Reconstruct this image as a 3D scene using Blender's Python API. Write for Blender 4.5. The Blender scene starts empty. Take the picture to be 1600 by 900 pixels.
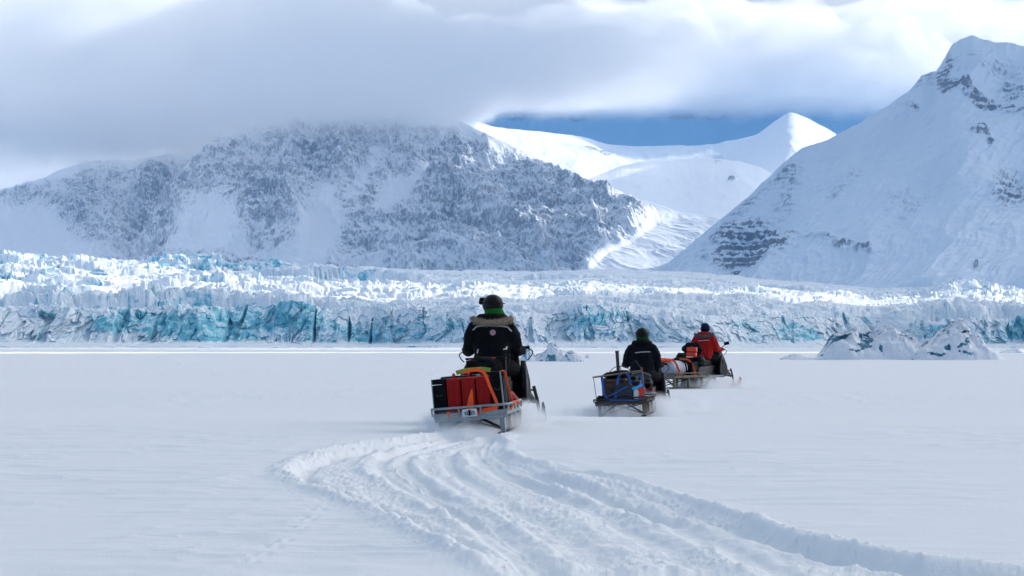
import bpy, bmesh, math, random
import numpy as np
from mathutils import Vector, Matrix

R = math.radians
scene = bpy.context.scene
COL = scene.collection

# ------------------------------------------------------------------ camera
F_PX = 70.0 / 36.0 * 1600.0          # focal length in pixels of the 1600 px wide photograph
EYE = 1.2                            # eye height above the far sea ice
PITCH = math.atan(90.0 / F_PX)       # horizon sits 90 px below the middle of the picture
cam_d = bpy.data.cameras.new("camera")
cam_d.lens = 70.0
cam_d.sensor_width = 36.0
cam_d.clip_start = 0.1
cam_d.clip_end = 60000.0
cam = bpy.data.objects.new("camera", cam_d)
cam.location = (0, 0, EYE)
cam.rotation_euler = (math.pi / 2 + PITCH, 0, 0)
COL.objects.link(cam)
scene.camera = cam

# ------------------------------------------------------------------ sun + sky
SUN_AZ = R(72.0)      # to the right of the view direction (+Y)
SUN_EL = R(27.0)
SUN_DIR = Vector((math.sin(SUN_AZ) * math.cos(SUN_EL), math.cos(SUN_AZ) * math.cos(SUN_EL), math.sin(SUN_EL)))
sun_l = bpy.data.lights.new("sun", 'SUN')
sun_l.energy = 4.1
sun_l.angle = R(0.6)
sun_l.color = (1.0, 0.955, 0.89)
sun = bpy.data.objects.new("sun", sun_l)
sun.rotation_euler = SUN_DIR.to_track_quat('Z', 'Y').to_euler()
sun.location = (0, 0, 50)
COL.objects.link(sun)

world = bpy.data.worlds.new("World")
scene.world = world
world.use_nodes = True
wn = world.node_tree
wn.nodes.clear()


def nd(tree, typ, **kw):
    n = tree.nodes.new(typ)
    for k, v in kw.items():
        setattr(n, k, v)
    return n


def math_n(tree, op, a, b=None, c=None, clamp=False):
    n = tree.nodes.new('ShaderNodeMath')
    n.operation = op
    n.use_clamp = clamp
    for i, v in enumerate((a, b, c)):
        if v is None:
            continue
        if isinstance(v, (int, float)):
            n.inputs[i].default_value = v
        else:
            tree.links.new(v, n.inputs[i])
    return n.outputs[0]


def ramp_n(tree, fac, stops, interp='EASE'):
    n = tree.nodes.new('ShaderNodeValToRGB')
    n.color_ramp.interpolation = interp
    els = n.color_ramp.elements
    while len(els) > len(stops):
        els.remove(els[-1])
    while len(els) < len(stops):
        els.new(0.5)
    for e, (p, c) in zip(els, stops):
        e.position = p
        e.color = (*c, 1.0) if len(c) == 3 else c
    tree.links.new(fac, n.inputs[0])
    return n.outputs[0]


def mapr(tree, v, a, b, c, d, smooth=True):
    n = tree.nodes.new('ShaderNodeMapRange')
    n.interpolation_type = 'SMOOTHSTEP' if smooth else 'LINEAR'
    tree.links.new(v, n.inputs[0])
    for i, x in enumerate((a, b, c, d)):
        n.inputs[i + 1].default_value = x
    return n.outputs[0]


def mixc(tree, fac, a, b):
    n = tree.nodes.new('ShaderNodeMix')
    n.data_type = 'RGBA'
    ins = [n.inputs[0], n.inputs[6], n.inputs[7]]
    for s, v in zip(ins, (fac, a, b)):
        if isinstance(v, (int, float)):
            s.default_value = v
        elif isinstance(v, tuple):
            s.default_value = (*v, 1.0)
        else:
            tree.links.new(v, s)
    return n.outputs[2]


def noise_n(tree, vec, scale, detail=4, rough=0.55, dist=0.0, lac=2.0):
    n = tree.nodes.new('ShaderNodeTexNoise')
    n.inputs['Scale'].default_value = scale
    n.inputs['Detail'].default_value = detail
    n.inputs['Roughness'].default_value = rough
    n.inputs['Distortion'].default_value = dist
    n.inputs['Lacunarity'].default_value = lac
    if vec is not None:
        tree.links.new(vec, n.inputs['Vector'])
    return n.outputs['Fac']


def mapping_n(tree, vec, scale=(1, 1, 1), loc=(0, 0, 0), rot=(0, 0, 0)):
    n = tree.nodes.new('ShaderNodeMapping')
    n.inputs['Scale'].default_value = scale
    n.inputs['Location'].default_value = loc
    n.inputs['Rotation'].default_value = rot
    tree.links.new(vec, n.inputs['Vector'])
    return n.outputs[0]


def build_world():
    t = wn
    out = nd(t, 'ShaderNodeOutputWorld')
    bg = nd(t, 'ShaderNodeBackground')
    bg.inputs['Strength'].default_value = 0.10
    t.links.new(bg.outputs[0], out.inputs['Surface'])
    sky = nd(t, 'ShaderNodeTexSky')
    sky.sky_type = 'NISHITA'
    sky.sun_disc = False
    sky.sun_elevation = SUN_EL
    sky.sun_rotation = SUN_AZ
    sky.altitude = 50
    sky.dust_density = 0.4
    tc = nd(t, 'ShaderNodeTexCoord')
    d = tc.outputs['Generated']
    sep = nd(t, 'ShaderNodeSeparateXYZ')
    t.links.new(d, sep.inputs[0])
    x, y, z = sep.outputs
    # cloud cover: a stratus sheet over the mountains in front, thinning to blue behind and overhead
    v = mapping_n(t, d, scale=(1.0, 1.0, 3.2))
    n1 = noise_n(t, v, 2.2, 6, 0.52, 0.4)
    n2 = noise_n(t, mapping_n(t, d, scale=(1, 1, 3.5), loc=(3, 1, 7)), 5.5, 6, 0.55, 0.3)
    n3 = noise_n(t, mapping_n(t, d, scale=(1, 1, 4.0), loc=(9, 4, 2)), 14.0, 6, 0.6, 0.2)
    front = mapr(t, y, -0.35, 0.75, 0.0, 1.0)
    cover = math_n(t, 'ADD', math_n(t, 'MULTIPLY', front, 0.75), math_n(t, 'MULTIPLY', n1, 0.7))
    cover = mapr(t, cover, 0.42, 0.75, 0.0, 1.0)
    # opening of clear sky high on the right of the peak
    hole = nd(t, 'ShaderNodeVectorMath', operation='DOT_PRODUCT')
    nrm = nd(t, 'ShaderNodeVectorMath', operation='NORMALIZE')
    t.links.new(d, nrm.inputs[0])
    t.links.new(nrm.outputs[0], hole.inputs[0])
    hd = Vector((0.252, 1.0, 0.197)).normalized()
    hole.inputs[1].default_value = hd
    hv = math_n(t, 'ADD', hole.outputs['Value'], math_n(t, 'MULTIPLY', math_n(t, 'SUBTRACT', n3, 0.5), 0.0016))
    hf = mapr(t, hv, 0.99905, 0.99985, 1.0, 0.15)
    cover = math_n(t, 'MULTIPLY', cover, hf)
    # cloud tone: brighter towards the sun's side, mottled
    side = mapr(t, x, -0.30, 0.35, 0.0, 1.0)
    tone = math_n(t, 'ADD', math_n(t, 'MULTIPLY', n2, 0.6), math_n(t, 'MULTIPLY', n3, 0.4))
    tone = mapr(t, tone, 0.30, 0.70, 0.0, 1.0)
    dark = mixc(t, side, (5.5, 5.85, 6.25), (6.3, 6.45, 6.7))
    brite = mixc(t, side, (6.4, 6.65, 6.95), (6.95, 7.05, 7.2))
    cloud = mixc(t, tone, dark, brite)
    low = mapr(t, z, -0.02, 0.10, 0.96, 1.0)
    cl2 = nd(t, 'ShaderNodeVectorMath', operation='SCALE')
    t.links.new(cloud, cl2.inputs[0])
    t.links.new(low, cl2.inputs['Scale'])
    # glow of the sun through the cloud, out of the picture on the right
    gd = nd(t, 'ShaderNodeVectorMath', operation='DOT_PRODUCT')
    t.links.new(nrm.outputs[0], gd.inputs[0]); gd.inputs[1].default_value = SUN_DIR
    gl_ = math_n(t, 'POWER', math_n(t, 'MAXIMUM', gd.outputs['Value'], 0.0), 7.0)
    gk = math_n(t, 'ADD', math_n(t, 'MULTIPLY', gl_, 5.4), 1.0)
    cl3 = nd(t, 'ShaderNodeVectorMath', operation='SCALE')
    warm = nd(t, 'ShaderNodeVectorMath', operation='MULTIPLY')
    t.links.new(cl2.outputs[0], warm.inputs[0])
    t.links.new(mixc(t, mapr(t, gl_, 0.0, 0.5, 0.0, 1.0), (1.0, 1.0, 1.0), (1.08, 1.0, 0.90)), warm.inputs[1])
    t.links.new(warm.outputs[0], cl3.inputs[0]); t.links.new(gk, cl3.inputs['Scale'])
    cover = math_n(t, 'MAXIMUM', cover, mapr(t, gl_, 0.1, 0.5, 0.0, 0.9))
    col = mixc(t, cover, sky.outputs[0], cl3.outputs[0])
    # heavy blue-grey weather behind the camera
    back = math_n(t, 'MAXIMUM', mapr(t, y, -0.75, 0.60, 1.0, 0.0), mapr(t, z, 0.42, 0.95, 0.0, 1.0))
    back = math_n(t, 'MULTIPLY', back, math_n(t, 'SUBTRACT', 1.0, mapr(t, gl_, 0.02, 0.35, 0.0, 1.0)))
    col = mixc(t, math_n(t, 'MULTIPLY', back, 0.88), col, (2.7, 3.6, 4.75))
    t.links.new(col, bg.inputs['Color'])


build_world()

scene.view_settings.view_transform = 'Standard'
scene.view_settings.look = 'None'
scene.view_settings.exposure = 0.28
scene.view_settings.gamma = 1.0
scene.render.engine = 'CYCLES'
scene.cycles.use_denoising = True
scene.cycles.max_bounces = 14
scene.cycles.diffuse_bounces = 3
scene.cycles.volume_bounces = 10
scene.cycles.transparent_max_bounces = 16
scene.cycles.use_adaptive_sampling = True
scene.cycles.adaptive_threshold = 0.01
scene.cycles.volume_step_rate = 1.0
scene.cycles.volume_max_steps = 256


# ------------------------------------------------------------------ helpers
def P(px, py, d):
    """point at forward distance d seen at pixel (px, py) of the 1600x900 photograph"""
    px = np.asarray(px, float); py = np.asarray(py, float); d = np.asarray(d, float)
    u = (px - 800.0) / F_PX
    v = (450.0 - py) / F_PX
    yy = math.cos(PITCH) - v * math.sin(PITCH)
    zz = v * math.cos(PITCH) + math.sin(PITCH)
    k = d / yy
    return u * k, d + 0 * px, zz * k + EYE


def sstep(a, b, x):
    t = np.clip((x - a) / (b - a), 0, 1)
    return t * t * (3 - 2 * t)


def hsh(ix, iy, iz, seed):
    h = (ix.astype(np.int64) * 374761393 + iy.astype(np.int64) * 668265263 + iz.astype(np.int64) * 2147483647 + seed * 974634777) & 0xFFFFFFFF
    h = ((h ^ (h >> 13)) * 1274126177) & 0xFFFFFFFF
    h = ((h ^ (h >> 16)) * 2246822519) & 0xFFFFFFFF
    h = h ^ (h >> 15)
    return (h & 0xFFFFFF) / float(0xFFFFFF)


def vnoise(x, y, z, seed=0):
    """smooth value noise, about -1..1"""
    x0 = np.floor(x); y0 = np.floor(y); z0 = np.floor(z)
    fx = x - x0; fy = y - y0; fz = z - z0
    fx = fx ** 3 * (fx * (fx * 6 - 15) + 10)
    fy = fy ** 3 * (fy * (fy * 6 - 15) + 10)
    fz = fz ** 3 * (fz * (fz * 6 - 15) + 10)
    r = 0
    for a in (0, 1):
        wa = fx if a else 1 - fx
        for b in (0, 1):
            wb = fy if b else 1 - fy
            for c in (0, 1):
                wc = fz if c else 1 - fz
                r = r + wa * wb * wc * hsh(x0 + a, y0 + b, z0 + c, seed)
    return r * 2 - 1


def fbm(x, y, z=None, octs=4, seed=0, rough=0.5, ridged=False):
    if z is None:
        z = np.zeros_like(x)
    amp, s, tot = 1.0, 0, 0
    for o in range(octs):
        v = vnoise(x, y, z, seed + o * 17)
        if ridged:
            v = 1 - 2 * np.abs(v)
        s = s + v * amp
        tot += amp
        amp *= rough
        x = x * 2.03 + 11.3; y = y * 2.03 + 5.7; z = z * 2.03 + 3.1
    return s / tot


def voro(x, y, seed=0):
    """2D cells: distance to nearest, to second nearest, cell random value, cell random value 2"""
    x0 = np.floor(x); y0 = np.floor(y)
    zz = np.zeros_like(x0)
    d1 = np.full(x.shape, 9.0); d2 = np.full(x.shape, 9.0); v1 = np.zeros(x.shape); v2 = np.zeros(x.shape)
    for a in (-1, 0, 1):
        for b in (-1, 0, 1):
            cx = x0 + a; cy = y0 + b
            qx = cx + 0.1 + 0.8 * hsh(cx, cy, zz, seed); qy = cy + 0.1 + 0.8 * hsh(cx, cy, zz, seed + 5)
            d = np.hypot(x - qx, y - qy)
            near = d < d1
            d2 = np.where(near, d1, np.minimum(d2, d))
            v1 = np.where(near, hsh(cx, cy, zz, seed + 9), v1)
            v2 = np.where(near, hsh(cx, cy, zz, seed + 13), v2)
            d1 = np.where(near, d, d1)
    return d1, d2, v1, v2


def tag(o, label=None, cat=None, group=None, kind=None):
    if label: o['label'] = label
    if cat: o['category'] = cat
    if group: o['group'] = group
    if kind: o['kind'] = kind
    return o


def grid_obj(name, X, Y, Z, m, attrs=None, smooth=True):
    r, c = X.shape
    co = np.stack([X, Y, Z], -1).reshape(-1, 3).astype(np.float32)
    idx = np.arange(r * c).reshape(r, c)
    f = np.stack([idx[:-1, :-1], idx[:-1, 1:], idx[1:, 1:], idx[1:, :-1]], -1).reshape(-1, 4)
    me = bpy.data.meshes.new(name)
    me.vertices.add(len(co)); me.vertices.foreach_set('co', co.ravel())
    n = len(f)
    me.loops.add(n * 4); me.loops.foreach_set('vertex_index', f.ravel().astype(np.int32))
    me.polygons.add(n)
    me.polygons.foreach_set('loop_start', np.arange(0, n * 4, 4, dtype=np.int32))
    me.update(calc_edges=True)
    me.shade_smooth() if smooth else me.shade_flat()
    for k, v in (attrs or {}).items():
        a = me.attributes.new(k, 'FLOAT', 'POINT')
        a.data.foreach_set('value', np.asarray(v, np.float32).ravel())
    me.materials.append(m)
    o = bpy.data.objects.new(name, me)
    COL.objects.link(o)
    return o


def grid_normals(X, Y, Z):
    p = np.stack([X, Y, Z], -1)
    du = np.gradient(p, axis=1); dv = np.gradient(p, axis=0)
    n = np.cross(du, dv)
    n /= np.maximum(np.linalg.norm(n, axis=-1, keepdims=True), 1e-9)
    flip = n[..., 2].mean() < 0
    return -n if flip else n


def box_blur(a, k):
    if k < 1: return a
    for ax in (0, 1):
        pad = [(0, 0), (0, 0)]; pad[ax] = (k + 1, k)
        c = np.cumsum(np.pad(a, pad, mode='edge'), axis=ax)
        n = 2 * k + 1
        if ax == 0: a = (c[n:, :] - c[:-n, :]) / n
        else: a = (c[:, n:] - c[:, :-n]) / n
    return a


def new_mat(name):
    m = bpy.data.materials.new(name)
    m.use_nodes = True
    t = m.node_tree
    b = t.nodes['Principled BSDF']
    return m, t, b


# ------------------------------------------------------------------ snow-covered sea ice
HX = [0, 8, 13, 17, 22, 27, 31, 35, 40, 45, 49.6, 54, 62, 80, 120, 1e5]
HZ = [.02, .05, .12, .2, .26, .17, .1, -.06, -.14, -.03, .13, .05, -.02, 0, 0, 0]


def ground_base(x, y):
    """large undulations of the snow surface"""
    x = np.asarray(x, float); y = np.asarray(y, float)
    yy = y + 0.12 * x
    xs = np.linspace(0, 130, 521)
    hz = np.interp(xs, HX, HZ)
    k = np.ones(25) / 25
    hz = np.convolve(np.pad(hz, 12, mode='edge'), k, 'valid')
    return np.interp(yy, xs, hz, right=0.0)


def px_ground(px, py):
    d = EYE * F_PX / max(py - 540.0, 0.5)
    for _ in range(20):
        x = (px - 800) / F_PX * d
        d = 0.5 * d + 0.5 * (EYE - float(ground_base(x, d))) * F_PX / max(py - 540.0, 0.5)
    return (px - 800) / F_PX * d, d


def spline(pts, n=10):
    p = [np.array(a, float) for a in pts]
    p = [2 * p[0] - p[1]] + p + [2 * p[-1] - p[-2]]
    out = []
    for i in range(1, len(p) - 2):
        for k in range(n):
            t = k / n
            out.append(0.5 * (2 * p[i] + (p[i + 1] - p[i - 1]) * t + (2 * p[i - 1] - 5 * p[i] + 4 * p[i + 1] - p[i + 2]) * t * t + (-p[i - 1] + 3 * p[i] - 3 * p[i + 1] + p[i + 2]) * t ** 3))
    out.append(p[-2])
    return np.array(out)


def seg_dist(x, y, pl):
    """distance to a polyline, and arc length at the nearest point"""
    best = np.full(x.shape, 1e9); arc = np.zeros(x.shape); s0 = 0.0
    for a, b in zip(pl[:-1], pl[1:]):
        v = b - a; L = max(np.hypot(*v), 1e-6)
        t = np.clip(((x - a[0]) * v[0] + (y - a[1]) * v[1]) / L ** 2, 0, 1)
        d = np.hypot(x - a[0] - t * v[0], y - a[1] - t * v[1])
        m = d < best
        best = np.where(m, d, best); arc = np.where(m, s0 + t * L, arc)
        s0 += L
    return best, arc


def gl(pts):
    return np.array([px_ground(a, b) for a, b in spline(pts, 6)])


# swath churned by the machines: left and right edge as polylines, in plan
L_EDGE = gl([(705, 676), (650, 683), (560, 695), (490, 712), (452, 733), (470, 757), (540, 780), (620, 814), (700, 850), (775, 885), (830, 915), (870, 950)])
R_EDGE = gl([(790, 676), (770, 692), (785, 712), (835, 735), (905, 746), (1000, 766), (1110, 803), (1230, 838), (1400, 868), (1600, 896), (1760, 915), (1950, 950)])
RUTS = [  # pixel polyline, half width m, depth m
    ([(715, 678), (640, 695), (597, 716), (640, 752), (705, 785), (765, 830), (822, 876), (868, 920)], .075, -.085),
    ([(735, 678), (672, 696), (628, 718), (668, 752), (728, 783), (795, 828), (856, 876), (900, 920)], .06, -.07),
    ([(700, 677), (600, 694), (500, 718), (473, 738), (520, 762), (600, 790), (690, 835), (780, 880), (820, 910)], .07, -.06),
    ([(765, 680), (742, 705), (790, 735), (870, 765), (960, 808), (1050, 850), (1130, 900), (1160, 930)], .07, -.065),
    ([(775, 684), (765, 708), (815, 733), (900, 755), (1000, 790), (1110, 835), (1220, 880), (1300, 920)], .07, -.075),
    ([(782, 690), (776, 705), (830, 731), (905, 743), (1010, 768), (1120, 808), (1240, 845), (1400, 876), (1590, 905)], .075, -.09),
    ([(748, 684), (700, 708), (720, 735), (780, 770), (860, 815), (930, 865), (985, 915)], .06, -.05),
]
RIDGES = [
    ([(590, 702), (560, 722), (620, 758), (700, 800), (770, 850), (830, 905)], .05, .05),
    ([(650, 705), (655, 728), (720, 765), (790, 805), (860, 860), (920, 915)], .06, .05),
    ([(720, 700), (750, 735), (850, 780), (930, 825), (1000, 870), (1060, 915)], .08, .05),
    ([(780, 725), (860, 755), (960, 790), (1060, 832), (1160, 880), (1210, 910)], .06, .06),
    ([(830, 722), (905, 737), (1010, 760), (1120, 797), (1240, 832), (1400, 862), (1600, 890)], .05, .035),
    ([(440, 738), (500, 770), (580, 797), (660, 838), (745, 880)], .05, .03),
]
RUTS = [(gl(p), w, a * .68) for p, w, a in RUTS]
RIDGES = [(gl(p), w, a * .55) for p, w, a in RIDGES]


def ground_detail(x, y):
    z = 0.010 * fbm(x * 0.35, y * 0.8, octs=4, seed=3) * (1 + y / 60.0)
    z += 0.0025 * fbm(x * 1.4, y * 3.0, octs=3, seed=31) * np.clip(y / 20, 0.4, 2.5)
    # wind-carved ripples, sparse
    sp = sstep(0.0, 0.55, fbm(x * 0.25 + 9, y * 0.18, octs=2, seed=77))
    z += 0.030 * sp * np.clip(fbm(x * 1.1, y * 2.8, octs=3, seed=41, ridged=True), 0, 1)
    near = y < 34
    if not near.any():
        return z
    xn, yn = x[near], y[near]
    dl, _ = seg_dist(xn, yn, L_EDGE)
    dr, _ = seg_dist(xn, yn, R_EDGE)
    # inside test by rows of equal depth
    def xat(pl, yq):
        o = np.argsort(pl[:, 1])
        return np.interp(yq, pl[o, 1], pl[o, 0])
    ins = (xn > xat(L_EDGE, yn)) & (xn < xat(R_EDGE, yn)) & (yn < L_EDGE[0, 1] + .3)
    dist = np.where(ins, np.minimum(dl, dr), -np.minimum(dl, dr))
    wob = 0.06 * fbm(xn * 3.1, yn * 2.0, octs=3, seed=12)
    m = sstep(-0.03, 0.16, dist + wob)
    fade_top = 1 - sstep(21.2, 22.6, yn)
    m *= fade_top
    zz = -0.060 * m
    zz += 0.020 * np.exp(-((dist + 0.07 + wob) / 0.07) ** 2) * fade_top
    acc = 0
    for pl, w, a in RUTS:
        d, s = seg_dist(xn, yn, pl)
        d = d + 0.02 * fbm(xn * 4, yn * 4, octs=2, seed=55)
        acc = np.minimum(acc, a * np.clip(.62 + .85 * fbm(s * .55 + a * 99, d * 0, octs=3, seed=58), .12, 1.15) * np.exp(-(np.abs(d) / w) ** 4))
        zz += 0.4 * -a * np.exp(-((d - w * 1.9) / (w * 0.6)) ** 2) * (0.5 + 0.35 * fbm(xn * 2.5, yn * 1.6, octs=2, seed=8))
    zz += acc * fade_top
    ris = 0
    for pl, w, a in RIDGES:
        d, s = seg_dist(xn, yn, pl)
        d = d + 0.05 * fbm(xn * 3, yn * 3, octs=2, seed=65)
        ris = np.maximum(ris, a * np.exp(-(d / w) ** 2) * (0.7 + 0.7 * fbm(xn * 2.2, yn * 1.5, octs=2, seed=90)))
    zz += ris * fade_top
    # churned crumbs, strongest between the grooves
    flat = 1 - np.clip(-acc / 0.04, 0, 1)
    zone = sstep(-0.35, 0.5, fbm(xn * 0.9, yn * 0.6, octs=2, seed=71) + 0.25)
    d1, d2, v1, v2 = voro(xn * 9, yn * 6, 4)
    e1, e2, w1, w2 = voro(xn * 21, yn * 14, 14)
    lump = np.clip(0.62 - d1, 0, 1) * (v1 ** 2)
    lump2 = np.clip(0.6 - e1, 0, 1) * (w1 ** 2)
    zz += m * flat * (0.35 + 0.65 * zone) * (0.038 * lump + 0.026 * lump2 + 0.014 * fbm(xn * 8, yn * 6, octs=5, seed=19, rough=.65))
    # chunks thrown just outside the edge
    out = np.exp(-(np.clip(-dist, 0, 9) / 0.12)) * (1 - m) * fade_top
    zz += out * 0.05 * lump2
    # footprints of a small animal on the left
    fp = gl([(515, 775), (495, 800), (468, 825), (440, 848), (405, 872), (375, 892)])
    if True:
        d, s = seg_dist(xn, yn, fp)
        zz -= 0.006 * np.exp(-((d - 0.035) / 0.028) ** 2) * (np.sin(s * 2 * math.pi / 0.34) > 0.35)
    z[near] += zz
    return z


def ground_z(x, y):
    x = np.atleast_1d(np.asarray(x, float)); y = np.atleast_1d(np.asarray(y, float))
    return ground_base(x, y) + ground_detail(x, y)


def snow_mat(name, base=(0.84, 0.85, 0.865), fine=90.0, dist=0.02, strength=0.35, coarse=6.0, sss=True):
    m, t, b = new_mat(name)
    geo = nd(t, 'ShaderNodeNewGeometry')
    pos = geo.outputs['Position']
    n1 = noise_n(t, pos, fine, 4, 0.6)
    n2 = noise_n(t, mapping_n(t, pos, scale=(.5, 1.3, 1)), coarse, 5, 0.6)
    tone = mapr(t, n2, 0.3, 0.7, 0.98, 1.0)
    sc = nd(t, 'ShaderNodeVectorMath', operation='SCALE')
    sc.inputs[0].default_value = base
    t.links.new(tone, sc.inputs['Scale'])
    t.links.new(sc.outputs[0], b.inputs['Base Color'])
    b.inputs['Roughness'].default_value = 0.75
    b.inputs['Specular IOR Level'].default_value = 0.25
    h = math_n(t, 'ADD', n1, math_n(t, 'MULTIPLY', n2, 1.5))
    bp = nd(t, 'ShaderNodeBump')
    bp.inputs['Strength'].default_value = strength
    bp.inputs['Distance'].default_value = dist
    t.links.new(h, bp.inputs['Height'])
    t.links.new(bp.outputs[0], b.inputs['Normal'])
    return m


M_SNOW = snow_mat("snow_plain")


def build_ground():
    # rows finest where the photograph is close to the ground; a full disc out to the horizon
    py = np.concatenate([np.arange(1150, 960, -6), np.arange(960, 895, -2.0), np.arange(895, 660, -0.62), np.arange(660, 600, -0.9), np.arange(600, 548, -1.0), np.arange(548, 541.0, -0.6)])
    d = EYE * F_PX / (py - 540.0)
    d = np.concatenate([[0.4, 1.5, 3.0, 4.5], d, [5000, 7500, 11000]])
    hf = math.atan(850 / F_PX)
    inner = np.arctan(np.linspace(-math.tan(hf), math.tan(hf), 1560))
    side = np.linspace(hf, math.pi, 60)[1:] ** 1.0
    az = np.concatenate([-side[::-1][:], inner, side])
    A, D = np.meshgrid(az, d)
    # straight rows of equal depth inside the view, circles outside
    c = np.where(np.abs(A) < 0.6, 1 / np.cos(np.clip(A, -0.6, 0.6)), 1 / math.cos(0.6))
    X = D * np.sin(A) * c
    Y = D * np.cos(A) * c
    Z = ground_base(X, np.abs(Y))
    msk = (np.abs(A) < hf + 0.05)
    Zd = np.zeros_like(Z)
    Zd[msk] = ground_detail(X[msk], Y[msk])
    Z = Z + Zd
    o = grid_obj("snow_ground", X, Y, Z, M_SNOW)
    tag(o, "wind-packed snow plain over frozen fjord with churned snowmobile tracks", "snow", kind='structure')


build_ground()
# ------------------------------------------------------------------ glacier
def glacier_mat():
    m, t, b = new_mat("glacier_ice")
    geo = nd(t, 'ShaderNodeNewGeometry')
    pos = geo.outputs['Position']
    sep = nd(t, 'ShaderNodeSeparateXYZ')
    t.links.new(geo.outputs['True Normal'], sep.inputs[0])
    nz = sep.outputs[2]
    at = nd(t, 'ShaderNodeAttribute', attribute_name='ice')
    n1 = noise_n(t, pos, 0.16, 5, 0.62)
    n2 = noise_n(t, pos, 0.035, 3, 0.5)
    # snow lies on everything that is not steep
    s = math_n(t, 'ADD', nz, math_n(t, 'MULTIPLY', math_n(t, 'SUBTRACT', n1, 0.5), 1.1))
    s = math_n(t, 'SUBTRACT', s, math_n(t, 'MULTIPLY', at.outputs['Fac'], 0.75))
    snowf = mapr(t, s, -0.04, 0.24, 0.0, 1.0)
    icec = ramp_n(t, n1, [(0.30, (0.06, 0.33, 0.46)), (0.46, (0.16, 0.52, 0.63)), (0.58, (0.38, 0.68, 0.76)), (0.74, (0.66, 0.80, 0.84))], 'LINEAR')
    dirt = mapr(t, noise_n(t, mapping_n(t, pos, scale=(1, 1, 0.4)), 0.11, 5, 0.7), 0.66, 0.74, 0.0, 1.0)
    dz = nd(t, 'ShaderNodeAttribute', attribute_name='dirt')
    icec = mixc(t, math_n(t, 'MULTIPLY', dirt, dz.outputs['Fac']), icec, (0.07, 0.075, 0.10))
    col = mixc(t, snowf, icec, (0.80, 0.84, 0.88))
    t.links.new(col, b.inputs['Base Color'])
    b.inputs['Roughness'].default_value = 0.6
    b.inputs['Specular IOR Level'].default_value = 0.3
    bp = nd(t, 'ShaderNodeBump')
    bp.inputs['Strength'].default_value = 0.6
    bp.inputs['Distance'].default_value = 1.6
    t.links.new(noise_n(t, pos, 0.45, 5, 0.62), bp.inputs['Height'])
    t.links.new(bp.outputs[0], b.inputs['Normal'])
    return m


M_GLACIER = glacier_mat()
G_TOP = ([-260, 0, 200, 330, 450, 560, 700, 850, 960, 1050, 1130, 1200, 1300, 1360, 1430, 1480, 1540, 1600, 1900],
         [401, 403, 410, 414, 418, 420, 423, 423, 421, 424, 430, 437, 444, 450, 451, 443, 449, 461, 470])


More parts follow.
